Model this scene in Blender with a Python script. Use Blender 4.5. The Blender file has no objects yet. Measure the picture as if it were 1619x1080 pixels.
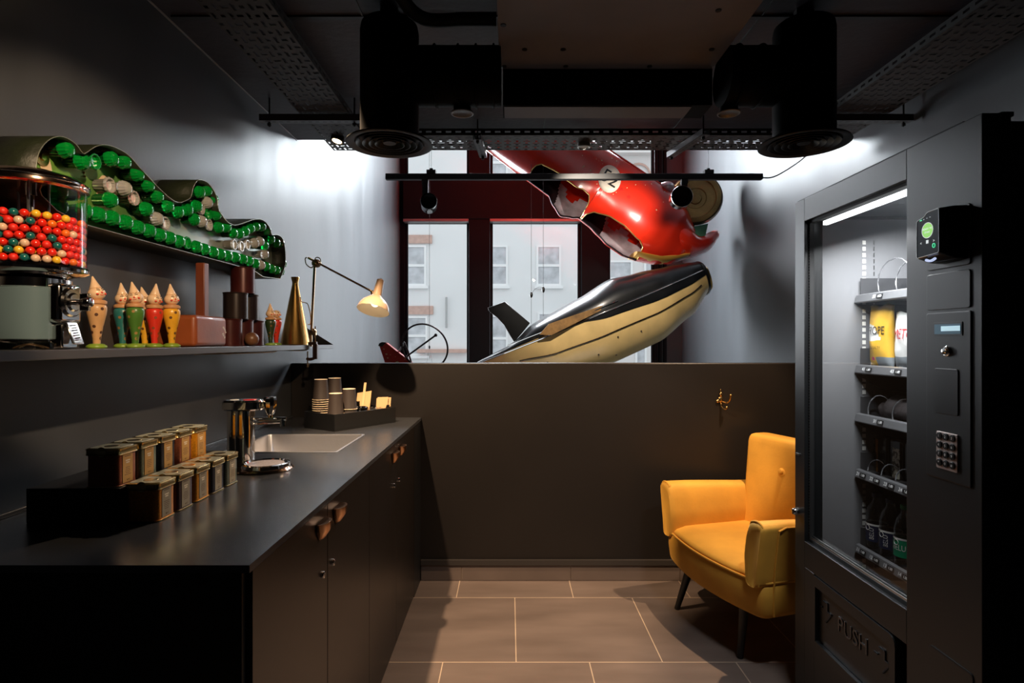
import bpy, math, random
from mathutils import Vector, Matrix
R = math.radians
random.seed(7)
SC = bpy.context.scene
COL = SC.collection

# ---------------------------------------------------------------- camera
F = 915.0                     # focal length in pixels of a 1619 wide frame
cd = bpy.data.cameras.new('camera'); cam = bpy.data.objects.new('camera', cd); COL.objects.link(cam)
cd.sensor_width = 36.0; cd.lens = F / 1619 * 36; cd.clip_start = 0.02; cd.clip_end = 200
cd.shift_x = 0.00216
cam.location = (0, 0, 1.32); cam.rotation_euler = (R(90), 0, 0)
SC.camera = cam
# ---------------------------------------------------------------- world, exposure
SC.view_settings.view_transform = 'Standard'; SC.view_settings.look = 'None'
SC.view_settings.exposure = 0.0; SC.view_settings.gamma = 1.0; SC.view_settings.use_curve_mapping = False
w = bpy.data.worlds.new('overcast_sky'); SC.world = w; w.use_nodes = True
bg = w.node_tree.nodes['Background']; bg.inputs[0].default_value = (0.90, 0.95, 1.0, 1); bg.inputs[1].default_value = 1.25
SC.cycles.max_bounces = 10; SC.cycles.transparent_max_bounces = 24; SC.cycles.diffuse_bounces = 5
SC.cycles.sample_clamp_indirect = 6.0; SC.cycles.caustics_reflective = False; SC.cycles.caustics_refractive = False

def area(name, loc, target, sx, sy, power, col, spread=180):
    l = bpy.data.lights.new(name, 'AREA'); l.shape = 'RECTANGLE'; l.size = sx; l.size_y = sy
    l.energy = power; l.color = col; l.spread = R(spread)
    o = bpy.data.objects.new(name, l); COL.objects.link(o); o.location = loc
    o.rotation_euler = (Vector(target) - Vector(loc)).to_track_quat('-Z', 'Y').to_euler()
    return o
def spot(name, loc, target, power, col, ang=90, blend=0.4, r=0.02):
    l = bpy.data.lights.new(name, 'SPOT'); l.energy = power; l.color = col; l.spot_size = R(ang); l.spot_blend = blend
    l.shadow_soft_size = r
    o = bpy.data.objects.new(name, l); COL.objects.link(o); o.location = loc
    o.rotation_euler = (Vector(target) - Vector(loc)).to_track_quat('-Z', 'Y').to_euler()
    return o
WARM = (1.0, 0.70, 0.44); DAY = (0.88, 0.94, 1.0)
# area lamps added inside the tall windows, boosting daylight on the two side walls
area('daylight_boost_left_wall', (0.75, 6.15, 3.5), (-2.2, 2.7, 1.85), 1.5, .8, 120, DAY, 96)
area('daylight_boost_low_left', (0.28, 6.15, 1.7), (-2.2, 4.2, 1.7), .95, 1.7, 15, DAY, 92)
area('daylight_boost_low_right', (-0.75, 6.15, 1.7), (2.9, 3.8, 1.7), .65, 1.7, 42, DAY, 90)
area('daylight_boost_right_wall', (-0.3, 6.15, 3.5), (3.0, 3.0, 1.85), 1.5, .8, 130, DAY, 92)
# warm downlights under the ceiling, and an added spot for the tea tins
spot('downlight_left', (-0.765, 1.97, 2.36), (0.12, 2.85, 0.3), 300, WARM, 64, 0.35)
spot('downlight_near', (0.15, 0.2, 2.3), (-1.1, 1.75, 1.54), 185, WARM, 33, 0.4)
spot('tin_fill_spot', (-.10, 2.93, 2.36), (-.80, 1.62, .92), 100, WARM, 20, 0.6)  # added spot with no fixture, brightening the tea tins
spot('downlight_right', (1.45, 2.63, 2.36), (0.55, 2.6, 0.2), 190, WARM, 84, 0.4)

# ---------------------------------------------------------------- helpers
def P(px, py, y): return Vector(((px - 806) / F * y, y, 1.32 + (540 - py) / F * y))
def PX(px, py, X):
    y = F * X / (px - 806); return Vector((X, y, 1.32 + (540 - py) / F * y))
def s2l(c):
    c = c / 255.0
    return c / 12.92 if c <= 0.04045 else ((c + 0.055) / 1.055) ** 2.4
def rgb(r, g, b): return (s2l(r), s2l(g), s2l(b), 1.0)

MATS = {}
def mat(name, col, rough=0.5, metal=0.0, noise=None, bump=None, spec=None, coat=0, sheen=0, emit=None, trans=0, col2=None, aniso=0, ior=None):
    """noise=(scale, amount) mottles the paint (towards col2 when given); bump=(scale, strength)"""
    if name in MATS: return MATS[name]
    m = bpy.data.materials.new(name); m.use_nodes = True; MATS[name] = m
    nt = m.node_tree; b = nt.nodes['Principled BSDF']
    b.inputs['Base Color'].default_value = col; b.inputs['Roughness'].default_value = rough
    b.inputs['Metallic'].default_value = metal
    if spec is not None: b.inputs['Specular IOR Level'].default_value = spec
    if coat: b.inputs['Coat Weight'].default_value = coat; b.inputs['Coat Roughness'].default_value = 0.08
    if sheen: b.inputs['Sheen Weight'].default_value = sheen; b.inputs['Sheen Roughness'].default_value = 0.35; b.inputs['Sheen Tint'].default_value = (col[0]*.5+.5, col[1]*.6+.3, col[2]*.5+.1, 1)
    if trans: b.inputs['Transmission Weight'].default_value = trans
    if ior: b.inputs['IOR'].default_value = ior
    if emit: b.inputs['Emission Color'].default_value = emit[0]; b.inputs['Emission Strength'].default_value = emit[1]
    tc = nt.nodes.new('ShaderNodeTexCoord')
    if noise:
        n = nt.nodes.new('ShaderNodeTexNoise'); n.inputs['Scale'].default_value = noise[0]; n.inputs['Detail'].default_value = 6
        nt.links.new(tc.outputs['Object'], n.inputs['Vector'])
        r = nt.nodes.new('ShaderNodeValToRGB')
        c2 = col2 if col2 else tuple(c * 0.4 for c in col[:3]) + (1,)
        a = noise[1]
        if col2:
            r.color_ramp.elements[0].position = 1 - a - 0.02; r.color_ramp.elements[1].position = 1 - a + 0.02
            r.color_ramp.elements[0].color = col; r.color_ramp.elements[1].color = col2
        else:
            r.color_ramp.elements[0].position = 0.3; r.color_ramp.elements[1].position = 0.7
            r.color_ramp.elements[0].color = tuple(c * (1 - a) for c in col[:3]) + (1,)
            r.color_ramp.elements[1].color = tuple(min(1, c * (1 + a)) for c in col[:3]) + (1,)
        nt.links.new(n.outputs['Fac'], r.inputs['Fac']); nt.links.new(r.outputs['Color'], b.inputs['Base Color'])
    if bump:
        n2 = nt.nodes.new('ShaderNodeTexNoise'); n2.inputs['Scale'].default_value = bump[0]; n2.inputs['Detail'].default_value = 4
        nt.links.new(tc.outputs['Object'], n2.inputs['Vector'])
        bp = nt.nodes.new('ShaderNodeBump'); bp.inputs['Strength'].default_value = bump[1]; bp.inputs['Distance'].default_value = 0.01
        nt.links.new(n2.outputs['Fac'], bp.inputs['Height']); nt.links.new(bp.outputs['Normal'], b.inputs['Normal'])
    return m
def glassy(name, tint=(1, 1, 1, 1), refl=1.0, ior=1.45, rough=0.0):
    if name in MATS: return MATS[name]
    m = bpy.data.materials.new(name); m.use_nodes = True; MATS[name] = m
    nt = m.node_tree; nt.nodes.remove(nt.nodes['Principled BSDF']); out = nt.nodes['Material Output']
    t = nt.nodes.new('ShaderNodeBsdfTransparent'); t.inputs[0].default_value = tint
    g = nt.nodes.new('ShaderNodeBsdfGlossy'); g.inputs['Roughness'].default_value = rough
    lw = nt.nodes.new('ShaderNodeLayerWeight'); lw.inputs[0].default_value = 0.5
    pw = nt.nodes.new('ShaderNodeMath'); pw.operation = 'POWER'; pw.inputs[1].default_value = 4.0
    f = nt.nodes.new('ShaderNodeMath'); f.operation = 'MULTIPLY_ADD'; f.inputs[1].default_value = .9; f.inputs[2].default_value = ((ior - 1) / (ior + 1)) ** 2
    nt.links.new(lw.outputs['Facing'], pw.inputs[0]); nt.links.new(pw.outputs[0], f.inputs[0])
    mu = nt.nodes.new('ShaderNodeMath'); mu.operation = 'MULTIPLY'; mu.inputs[1].default_value = refl; mu.use_clamp = True
    mx = nt.nodes.new('ShaderNodeMixShader')
    nt.links.new(f.outputs[0], mu.inputs[0]); nt.links.new(mu.outputs[0], mx.inputs[0])
    nt.links.new(t.outputs[0], mx.inputs[1]); nt.links.new(g.outputs[0], mx.inputs[2]); nt.links.new(mx.outputs[0], out.inputs[0])
    return m

_TXT = {}
def text_geo(s, size=1.0, ext=0.0, align='CENTER'):
    k = (s, size, ext, align)
    if k in _TXT: return _TXT[k]
    c = bpy.data.curves.new('txt', 'FONT'); c.body = s; c.size = size; c.extrude = ext; c.align_x = align; c.align_y = 'CENTER'
    c.resolution_u = 3
    o = bpy.data.objects.new('txt', c); COL.objects.link(o); bpy.context.view_layer.update()
    dg = bpy.context.evaluated_depsgraph_get(); me = bpy.data.meshes.new_from_object(o.evaluated_get(dg))
    g = ([v.co.copy() for v in me.vertices], [list(p.vertices) for p in me.polygons])
    bpy.data.objects.remove(o); bpy.data.curves.remove(c); bpy.data.meshes.remove(me)
    _TXT[k] = g; return g

def frame_mat(origin, xdir, ydir):
    x = Vector(xdir).normalized(); y = Vector(ydir).normalized(); z = x.cross(y)
    m = Matrix((x, y, z)).transposed().to_4x4(); m.translation = Vector(origin); return m
def axis_mat(origin, zdir, roll=0.0):
    q = Vector(zdir).to_track_quat('Z', 'Y').to_matrix().to_4x4() @ Matrix.Rotation(roll, 4, 'Z'); q.translation = Vector(origin); return q
def round_poly(pts, r, n=4):
    out = []; N = len(pts)
    for i in range(N):
        p = Vector(pts[i]); a = Vector(pts[i - 1]); b = Vector(pts[(i + 1) % N])
        rr = r[i] if isinstance(r, (list, tuple)) else r
        d1 = (a - p); d2 = (b - p); k = min(rr, d1.length * .49, d2.length * .49)
        p1 = p + d1.normalized() * k; p2 = p + d2.normalized() * k
        for j in range(n + 1):
            t = j / n; out.append(tuple(p1 * (1 - t) ** 2 + p * 2 * t * (1 - t) + p2 * t * t))
    return out
def ease(pts, n=6):
    """Catmull-Rom through points"""
    V = [Vector(p) for p in pts]; out = []
    for i in range(len(V) - 1):
        p0 = V[max(i - 1, 0)]; p1 = V[i]; p2 = V[i + 1]; p3 = V[min(i + 2, len(V) - 1)]
        for j in range(n):
            t = j / n
            out.append(0.5 * ((2 * p1) + (p2 - p0) * t + (2 * p0 - 5 * p1 + 4 * p2 - p3) * t * t + (3 * p1 - p0 - 3 * p2 + p3) * t ** 3))
    out.append(V[-1]); return out
def interp(tab, t):
    if t <= tab[0][0]: return tab[0][1]
    for (a, va), (b, vb) in zip(tab, tab[1:]):
        if t <= b:
            k = (t - a) / (b - a); k = k * k * (3 - 2 * k) * .5 + k * .5
            return va + (vb - va) * k
    return tab[-1][1]

WL = {}
class MB:
    def __init__(s, M=None): s.v = []; s.f = []; s.mi = []; s.mats = []; s.cur = 0; s.M = M
    def use(s, m):
        if m not in s.mats: s.mats.append(m)
        s.cur = s.mats.index(m); return s
    def add(s, vs, fs):
        o = len(s.v)
        for v in vs: s.v.append(s.M @ Vector(v) if s.M else Vector(v))
        for f in fs: s.f.append([i + o for i in f]); s.mi.append(s.cur)
        return s
    def box(s, x0, x1, y0, y1, z0, z1):
        if x0 > x1: x0, x1 = x1, x0
        if y0 > y1: y0, y1 = y1, y0
        if z0 > z1: z0, z1 = z1, z0
        return s.add([(x0,y0,z0),(x1,y0,z0),(x1,y1,z0),(x0,y1,z0),(x0,y0,z1),(x1,y0,z1),(x1,y1,z1),(x0,y1,z1)],
                     [(0,3,2,1),(4,5,6,7),(0,1,5,4),(1,2,6,5),(2,3,7,6),(3,0,4,7)])
    def loft(s, loops, cap0=True, cap1=True, closed=True):
        n = len(loops[0]); vs = [v for l in loops for v in l]; fs = []
        for i in range(len(loops) - 1):
            for j in range(n if closed else n - 1):
                a = i * n + j; b = i * n + (j + 1) % n; fs.append((a, b, b + n, a + n))
        if cap0: fs.append(tuple(reversed(range(n))))
        if cap1: fs.append(tuple((len(loops) - 1) * n + j for j in range(n)))
        return s.add(vs, fs)
    def tube(s, path, r, n=8, closed=False, cap=True):
        V = [Vector(p) for p in path]; L = len(V); loops = []
        t = (V[1] - V[0]).normalized(); up = Vector((0, 0, 1)) if abs(t.z) < .9 else Vector((1, 0, 0))
        u = t.cross(up).normalized()
        for i in range(L):
            if closed: t = (V[(i + 1) % L] - V[i - 1]).normalized()
            else: t = (V[min(i + 1, L - 1)] - V[max(i - 1, 0)]).normalized()
            u = (u - t * u.dot(t)).normalized(); w_ = t.cross(u)
            rr = r[i] if isinstance(r, (list, tuple)) else r
            loops.append([V[i] + (u * math.cos(a) + w_ * math.sin(a)) * rr for a in [2 * math.pi * k / n for k in range(n)]])
        if closed: loops.append(loops[0]); return s.loft(loops, False, False)
        return s.loft(loops, cap, cap)
    def lathe(s, prof, M=None, n=24, flute=0.0, cap=True):
        """prof: (r, z) about local z"""
        loops = []
        for r, z in prof:
            loops.append([((r * (1 - (flute if k % 2 else 0))) * math.cos(2*math.pi*k/n), (r * (1 - (flute if k % 2 else 0))) * math.sin(2*math.pi*k/n), z) for k in range(n)])
        if M is not None: loops = [[M @ Vector(p) for p in l] for l in loops]
        return s.loft(loops, cap, cap)
    def cyl(s, c, r, h, axis=(0, 0, 1), n=24, r2=None):
        return s.lathe([(r, 0), (r if r2 is None else r2, h)], axis_mat(c, axis), n)
    def sphere(s, c, r, nu=16, nv=10, M=None):
        if not isinstance(r, (tuple, list)): r = (r, r, r)
        vs = [(0, 0, -1)]
        for i in range(1, nv):
            a = -math.pi/2 + math.pi * i / nv
            vs += [(math.cos(a)*math.cos(2*math.pi*k/nu), math.cos(a)*math.sin(2*math.pi*k/nu), math.sin(a)) for k in range(nu)]
        vs.append((0, 0, 1)); fs = []
        for k in range(nu): fs.append((0, 1 + (k+1) % nu, 1 + k))
        for i in range(nv - 2):
            for k in range(nu):
                a = 1 + i*nu + k; b = 1 + i*nu + (k+1) % nu; fs.append((a, b, b+nu, a+nu))
        T = len(vs) - 1
        for k in range(nu): fs.append((T, 1 + (nv-2)*nu + k, 1 + (nv-2)*nu + (k+1) % nu))
        vs = [Vector((v[0]*r[0], v[1]*r[1], v[2]*r[2])) for v in vs]
        if M is not None: vs = [M @ v for v in vs]
        return s.add([v + Vector(c) for v in vs], fs)
    def prism(s, poly, plane, a, b):
        """poly in 2-D, extruded from a to b along the missing axis"""
        def mk(p, w_):
            if plane == 'xy': return (p[0], p[1], w_)
            if plane == 'xz': return (p[0], w_, p[1])
            return (w_, p[0], p[1])
        return s.loft([[mk(p, a) for p in poly], [mk(p, b) for p in poly]])
    def text(s, t, M, size, ext=0.0004, align='CENTER', sx=1.0):
        v, f = text_geo(t, size, ext, align)
        return s.add([M @ Vector((p.x * sx, p.y, p.z)) for p in v], f)
    def build(s, name, m=None, parent=None, bevel=0, sub=0, solid=0, flat=False, angle=35, loc=None):
        me = bpy.data.meshes.new(name)
        if parent is not None: base = WL[parent.name]
        elif loc is not None: base = Vector(loc)
        else:
            xs = [v.x for v in s.v]; ys = [v.y for v in s.v]; zs = [v.z for v in s.v]
            base = Vector(((min(xs)+max(xs))/2, (min(ys)+max(ys))/2, min(zs)))
        me.from_pydata([tuple(v - base) for v in s.v], [], s.f)
        mats = s.mats if s.mats else [m]
        for q in mats: me.materials.append(q if q else m)
        if len(mats) > 1: me.polygons.foreach_set('material_index', s.mi)
        if not flat: me.polygons.foreach_set('use_smooth', [True] * len(me.polygons))
        me.validate(); me.update()
        if not flat: me.set_sharp_from_angle(angle=R(angle))
        o = bpy.data.objects.new(name, me); COL.objects.link(o)
        if parent is not None: o.parent = parent; WL[o.name] = base.copy()
        else: o.location = base; WL[o.name] = base.copy()
        if solid: md = o.modifiers.new('thickness', 'SOLIDIFY'); md.thickness = solid; md.offset = 0
        if bevel: md = o.modifiers.new('bevel', 'BEVEL'); md.width = bevel; md.segments = 2; md.limit_method = 'ANGLE'; md.angle_limit = R(40)
        if sub: md = o.modifiers.new('sub', 'SUBSURF'); md.levels = sub; md.render_levels = sub
        return o
def tag(o, label, cat, group=None):
    o['label'] = label; o['category'] = cat
    if group: o['group'] = group
    return o
def thing(name, label, cat, loc, group=None):
    o = bpy.data.objects.new(name, None); COL.objects.link(o); o.location = loc; o.empty_display_size = .05
    WL[o.name] = Vector(loc); return tag(o, label, cat, group)
def struct(name, mb, m, **k):
    o = mb.build(name, m, **k); o['kind'] = 'structure'; return o
def copy_tree(o, parent=None):
    c = o.copy(); COL.objects.link(c); c.parent = parent
    for ch in list(o.children): copy_tree(ch, c)
    return c
def perf(s, nu, nv, mapf, hole):
    """sheet of nu x nv cells, each with a slot; hole(i,j)->(hu,hv) half sizes as a share of the cell"""
    for i in range(nu):
        for j in range(nv):
            hu, hv = hole(i, j)
            cu, cv = i + .5, j + .5
            o = [(i, j), (i+1, j), (i+1, j+1), (i, j+1)]
            q = [(cu-hu, cv-hv), (cu+hu, cv-hv), (cu+hu, cv+hv), (cu-hu, cv+hv)]
            vs = [mapf(a / nu, b / nv) for a, b in o + q]
            if hu <= 0: s.add(vs[:4], [(0, 1, 2, 3)]); continue
            s.add(vs, [(0, 1, 5, 4), (1, 2, 6, 5), (2, 3, 7, 6), (3, 0, 4, 7)])

# ---------------------------------------------------------------- materials
M_wall = mat('grey plaster paint', rgb(64, 67, 71), 0.42, noise=(1.6, .1), bump=(5, .12))
def streaks(m, rough):
    nt = m.node_tree; b = nt.nodes['Principled BSDF']; tc = nt.nodes.new('ShaderNodeTexCoord'); mp = nt.nodes.new('ShaderNodeMapping'); mp.inputs['Scale'].default_value = (2.2, 2.2, .35)
    n = nt.nodes.new('ShaderNodeTexNoise'); n.inputs['Scale'].default_value = 2.2; n.inputs['Detail'].default_value = 7; n.inputs['Roughness'].default_value = .6
    nt.links.new(tc.outputs['Object'], mp.inputs[0]); nt.links.new(mp.outputs[0], n.inputs['Vector'])
    r = nt.nodes.new('ShaderNodeMapRange'); r.inputs[1].default_value = .3; r.inputs[2].default_value = .7; r.inputs[3].default_value = rough - .02; r.inputs[4].default_value = rough + .06
    nt.links.new(n.outputs['Fac'], r.inputs[0]); nt.links.new(r.outputs[0], b.inputs['Roughness'])
    g = nt.nodes.new('ShaderNodeValToRGB'); c = rgb(64, 67, 71); g.color_ramp.elements[0].color = tuple(x*.9 for x in c[:3]) + (1,); g.color_ramp.elements[1].color = tuple(x*1.12 for x in c[:3]) + (1,)
    g.color_ramp.elements[0].position = .3; g.color_ramp.elements[1].position = .72
    nt.links.new(n.outputs['Fac'], g.inputs[0]); nt.links.new(g.outputs[0], b.inputs['Base Color'])
streaks(M_wall, .40)
M_wallD = mat('dark grey plaster paint', rgb(50, 52, 54), 0.5, noise=(1.6, .08), bump=(5, .12))
M_low = mat('dark painted balustrade', rgb(29, 25, 23), 0.42, noise=(3, .08))
M_ceil = mat('black ceiling board', rgb(52, 45, 52), 0.5, noise=(2, .2), bump=(30, .15))
M_black = mat('satin black laminate', rgb(17, 17, 18), 0.36)
M_top = mat('matte black worktop', rgb(50, 52, 56), 0.27, spec=.9, noise=(6, .06))
M_bm = mat('black painted metal', rgb(19, 19, 20), 0.6)
M_duct = mat('black duct paint', rgb(8, 8, 8), 0.6, spec=.06)
M_frame = mat('black window frame', rgb(22, 25, 28), 0.7, spec=.05)
M_tray = mat('galvanised dark tray', rgb(62, 54, 49), 0.5, metal=.4)
M_chrome = mat('chrome', rgb(225, 222, 218), 0.08, 1.0)
M_steel = mat('brushed steel', rgb(190, 190, 188), 0.28, 1.0, noise=(60, .05))
M_brass = mat('polished brass', rgb(222, 178, 104), 0.26, 1.0)
M_glass = glassy('clear glass', (1, 1, 1, 1), 1.0)
M_white = mat('white paint', rgb(235, 232, 225), 0.5)
M_blackg = mat('gloss black', rgb(12, 12, 13), 0.12)
M_rubber = mat('black rubber', rgb(18, 18, 18), 0.7)
# ================================================================= SETTING
XL, XR, YB, YC, ZC, YW = -1.21, 1.90, -1.5, 3.285, 2.465, 6.4
# floor: 60 cm tiles in half bond
def tile_mat():
    m = bpy.data.materials.new('grey brown floor tiles'); m.use_nodes = True; nt = m.node_tree; b = nt.nodes['Principled BSDF']
    tc = nt.nodes.new('ShaderNodeTexCoord'); mp = nt.nodes.new('ShaderNodeMapping')
    br = nt.nodes.new('ShaderNodeTexBrick'); br.offset = 0.5; br.offset_frequency = 2; br.squash = 1
    br.inputs['Scale'].default_value = 1.0; br.inputs['Brick Width'].default_value = 0.603; br.inputs['Row Height'].default_value = 0.6
    br.inputs['Mortar Size'].default_value = 0.0022; br.inputs['Mortar Smooth'].default_value = 0.1; br.inputs['Bias'].default_value = 0
    br.inputs['Color1'].default_value = rgb(116, 102, 94); br.inputs['Color2'].default_value = rgb(106, 93, 86); br.inputs['Mortar'].default_value = rgb(190, 168, 145)
    mp.inputs['Location'].default_value = (TILE_DX, TILE_DY, 0)
    nt.links.new(tc.outputs['Object'], mp.inputs[0]); nt.links.new(mp.outputs[0], br.inputs['Vector'])
    n = nt.nodes.new('ShaderNodeTexNoise'); n.inputs['Scale'].default_value = 3; n.inputs['Detail'].default_value = 8
    mp2 = nt.nodes.new('ShaderNodeMapping'); mp2.inputs['Scale'].default_value = (.7, 2.5, 1)
    nt.links.new(tc.outputs['Object'], mp2.inputs[0]); nt.links.new(mp2.outputs[0], n.inputs['Vector'])
    r = nt.nodes.new('ShaderNodeValToRGB'); r.color_ramp.elements[0].color = (.78, .77, .76, 1); r.color_ramp.elements[1].color = (1.15, 1.15, 1.15, 1)
    r.color_ramp.elements[0].position = .3; r.color_ramp.elements[1].position = .7
    mx = nt.nodes.new('ShaderNodeMix'); mx.data_type = 'RGBA'; mx.blend_type = 'MULTIPLY'; mx.inputs[0].default_value = 1
    nt.links.new(n.outputs['Fac'], r.inputs[0]); nt.links.new(br.outputs['Color'], mx.inputs[6]); nt.links.new(r.outputs[0], mx.inputs[7])
    nt.links.new(mx.outputs[2], b.inputs['Base Color']); b.inputs['Roughness'].default_value = 0.42
    return m
# object origin at (0.345, 0.85) -> shift so that joints fall at y = 2.982 and x = .026
TILE_DX = 0.0; TILE_DY = 0.0
f = MB().box(XL, XR, YB, 3.2, -0.12, 0)
fl = struct('floor', f, None, loc=(0.026, 2.982 - 6.0, 0)); fl.data.materials[0] = tile_mat()
struct('wall_left', MB().box(XL - .15, XL, YB, YW + .3, -3, 5), M_wall)
struct('wall_right', MB().box(XR, XR + .15, YB, YW + .3, -3, 5), M_wall)
struct('wall_back', MB().box(XL, XR, YB - .15, YB, -.12, 2.6), M_wallD)
struct('ceiling', MB().box(XL, XR, YB, YC, ZC, ZC + .3), M_ceil)
struct('wall_upper', MB().box(XL, XR, YC - .1, YC, ZC + .3, 5), M_wall)
struct('trim_1', MB().box(XL, XL + .004, YB, YC, ZC - .006, ZC), mat('pale corner bead', rgb(150, 150, 150), .5))
for i, xx in enumerate((-.52, .18, .88)):
    struct('trim_%d' % (i + 4), MB().box(xx, xx + .006, YB, YC - .02, ZC - .004, ZC), M_black)
struct('trim_8', MB().box(XL + .02, XR, 2.03, 2.05, ZC - .006, ZC), M_black)
struct('wall_low', MB().box(XL, XR, 3.2, 3.3, -.12, 1.2), M_low, bevel=.004)
struct('trim_2', MB().box(-.49, 1.88, 3.182, 3.2, .088, .116), mat('black strip', rgb(56, 52, 50), .35))
sk = MB()
js = [-.49, -.266, .335, .938, 1.541, 1.88]
for a, b_ in zip(js, js[1:]): sk.box(a + .0015, b_ - .0015, 3.190, 3.2, 0.003, .087)
struct('baseboard_far', sk, mat('skirting tile', rgb(108, 95, 88), .42, noise=(3, .15)))
sk = MB().box(-.49, 1.88, 3.194, 3.2, 0.001, .087)
struct('trim_3', sk, mat('grout', rgb(190, 176, 160), .7))
# lower level of the void
struct('floor_lower', MB().box(XL, XR, 3.3, YW + .3, -3.1, -3), mat('lower floor', rgb(150, 145, 140), .5))
struct('wall_far_lower', MB().box(XL, XR, YW, YW + .25, -3, -.6), M_wall)
struct('ceiling_upper', MB().box(XL, XR, YC - .1, YW + .3, 4.4, 4.5), mat('white ceiling', rgb(225, 225, 225), .6))
# window wall: columns and spandrels
W_ = MB()
for x0, x1 in ((-.448, -.217), (.783, 1.084)): W_.box(x0, x1, YW - .1, YW + .15, -.6, 4.4)
W_.box(XL, XL + .05, YW - .02, YW + .15, -.6, 4.4)
W_.box(-1.16, 1.602, YW - .12, YW + .15, 2.655, 3.09)
W_.box(-1.16, 1.602, YW - .1, YW + .15, 4.0, 4.4)
W_.box(-1.16, 1.602, YW - .1, YW + .15, -.7, -.6)
struct('wall_far', W_, M_frame, bevel=.004)
struct('wall_far_right', MB().box(1.728, XR, YW - .02, YW + .15, -.7, 4.4), M_wall)
M_sill = mat('spandrel soffit', rgb(120, 112, 112), .4)
n = 1
for x0, x1 in ((-1.16, -.448), (-.217, .783), (1.084, 1.602)):
    for z0, z1 in ((-.6, 2.655), (3.09, 4.0)):
        wd = bpy.data.objects.new('window_%d' % n, None); COL.objects.link(wd); wd.location = ((x0+x1)/2, YW, z0); WL[wd.name] = Vector(wd.location); wd['kind'] = 'structure'; n += 1
        fr = MB(); t = .028
        fr.box(x0, x0+t, YW, YW+.06, z0, z1); fr.box(x1-t, x1, YW, YW+.06, z0, z1)
        fr.box(x0+t, x1-t, YW, YW+.06, z0, z0+t); fr.box(x0+t, x1-t, YW, YW+.06, z1-t, z1)
        fr.build('window_frame', M_frame, wd, bevel=.003)
        MB().box(x0+t, x1-t, YW+.03, YW+.036, z0+t, z1-t).build('pane', glassy('window glass', (.97, .99, .99, 1), .35), wd)
for i_, (x0, x1) in enumerate(((-1.16, -.448), (-.217, .783), (1.084, 1.602))):
    struct('trim_%d' % (20 + i_), MB().box(x0 + .002, x1 - .002, YW - .115, YW - .002, 2.625, 2.654), M_sill)
# right hand frame bars beside the wall
fr = MB()
for a, b_ in ((1.602, 1.63), (1.648, 1.672), (1.700, 1.728)): fr.box(a, b_, YW - .03, YW + .1, -.6, 4.2)
struct('trim_13', fr, M_frame)
struct('trim_12', MB().box(1.60, 1.74, YW + .02, YW + .1, -.6, 4.2), M_wall)

# ================================================================= STREET
st = MB().box(-14, 14, YW + .4, 16, -3.3, -3.15)
struct('ground_street', st, mat('asphalt', rgb(150, 150, 150), .9))
def house(name, label, x0, x1, y, wallm, wins, lint=None, extra=None):
    t = thing(name, label, 'building', ((x0+x1)/2, y, -3.15))
    MB().box(x0, x1, y, y + 5, -3.15, 7.5).build('wall', wallm, t)
    for px0, px1, py0, py1 in wins:
        a = P(px0, py1, y); b_ = P(px1, py0, y); ax, az, bx, bz = a.x, a.z, b_.x, b_.z
        f_ = MB(); k = .055
        f_.box(ax, ax+k, y-.04, y, az, bz); f_.box(bx-k, bx, y-.04, y, az, bz); f_.box(ax+k, bx-k, y-.04, y, bz-k, bz); f_.box(ax+k, bx-k, y-.04, y, az, az+k)
        f_.box(ax+k, bx-k, y-.04, y, (az+bz)/2-.035, (az+bz)/2+.035); f_.box(ax-.05, bx+.05, y-.09, y, az-.08, az)
        fo = f_.build('window', M_hf, t)
        MB().box(ax+k, bx-k, y-.012, y, az+k, bz-k).build('pane', M_hp, fo)
        if lint:
            MB().box(ax-.12, bx+.16, y-.06, y, bz+.05, bz+.28).build('lintel', lint, t)
    if extra: extra(t)
    return t
M_hf = mat('white sash frame', rgb(235, 235, 235), .6)
M_hp = mat('curtained sash glass', rgb(190, 192, 196), .25, noise=(3.5, .25))
M_hw = mat('white render', rgb(226, 226, 226), .9, noise=(.8, .03))
M_hw2 = mat('off white render', rgb(222, 218, 216), .9, noise=(.8, .04))
M_lint = mat('faded brick lintel', rgb(196, 164, 152), .9, noise=(12, .1))
def pipe(t):
    a = P(706, 470, 15.95); MB().tube([(a.x, 15.9, a.z), (a.x, 15.9, a.z - .85)], .03).build('cable', mat('grey cable', rgb(170, 170, 170), .6), t)
    a = P(660, 552, 15.9); b_ = P(738, 552, 15.9); MB().box(a.x, b_.x, 15.8, 16, a.z - .1, a.z).build('fascia', M_lint, t)
def corn(t):
    a = P(955, 262, 15.9)
    MB().box(2.4, 7, 15.7, 16, a.z + .3, a.z + .42).build('cornice', M_hw2, t)
    MB().box(2.4, 7, 15.8, 16, 2.5, 2.9).build('string_course', mat('pinkish band', rgb(214, 190, 186), .9), t)
    ring = [(3.55 + .32 * math.cos(k*math.pi/10), 15.95, 5.9 + .32 * math.sin(k*math.pi/10)) for k in range(20)]
    MB().tube(ring, .03, 6, closed=True).build('roundel', M_lint, t)
house('street_house', 'white rendered house with faded brick lintels seen through the left window', -9, -.84, 16, M_hw, [(640, 674, 388, 452), (640, 676, 500, 562), (560, 596, 388, 452)], M_lint, pipe)
house('street_house', 'plain white house with sash windows seen through the middle window', -.84, 2.34, 16, M_hw, [(765, 803, 388, 452), (848, 887, 388, 452), (765, 803, 498, 572), (850, 888, 494, 568), (765, 803, 225, 290), (848, 887, 225, 290)])
house('street_house', 'off white house with pinkish bands seen through the right window', 2.34, 9, 16, M_hw2, [(962, 1000, 412, 470), (1018, 1050, 412, 470), (1004, 1022, 545, 620)], None, corn)

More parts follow.
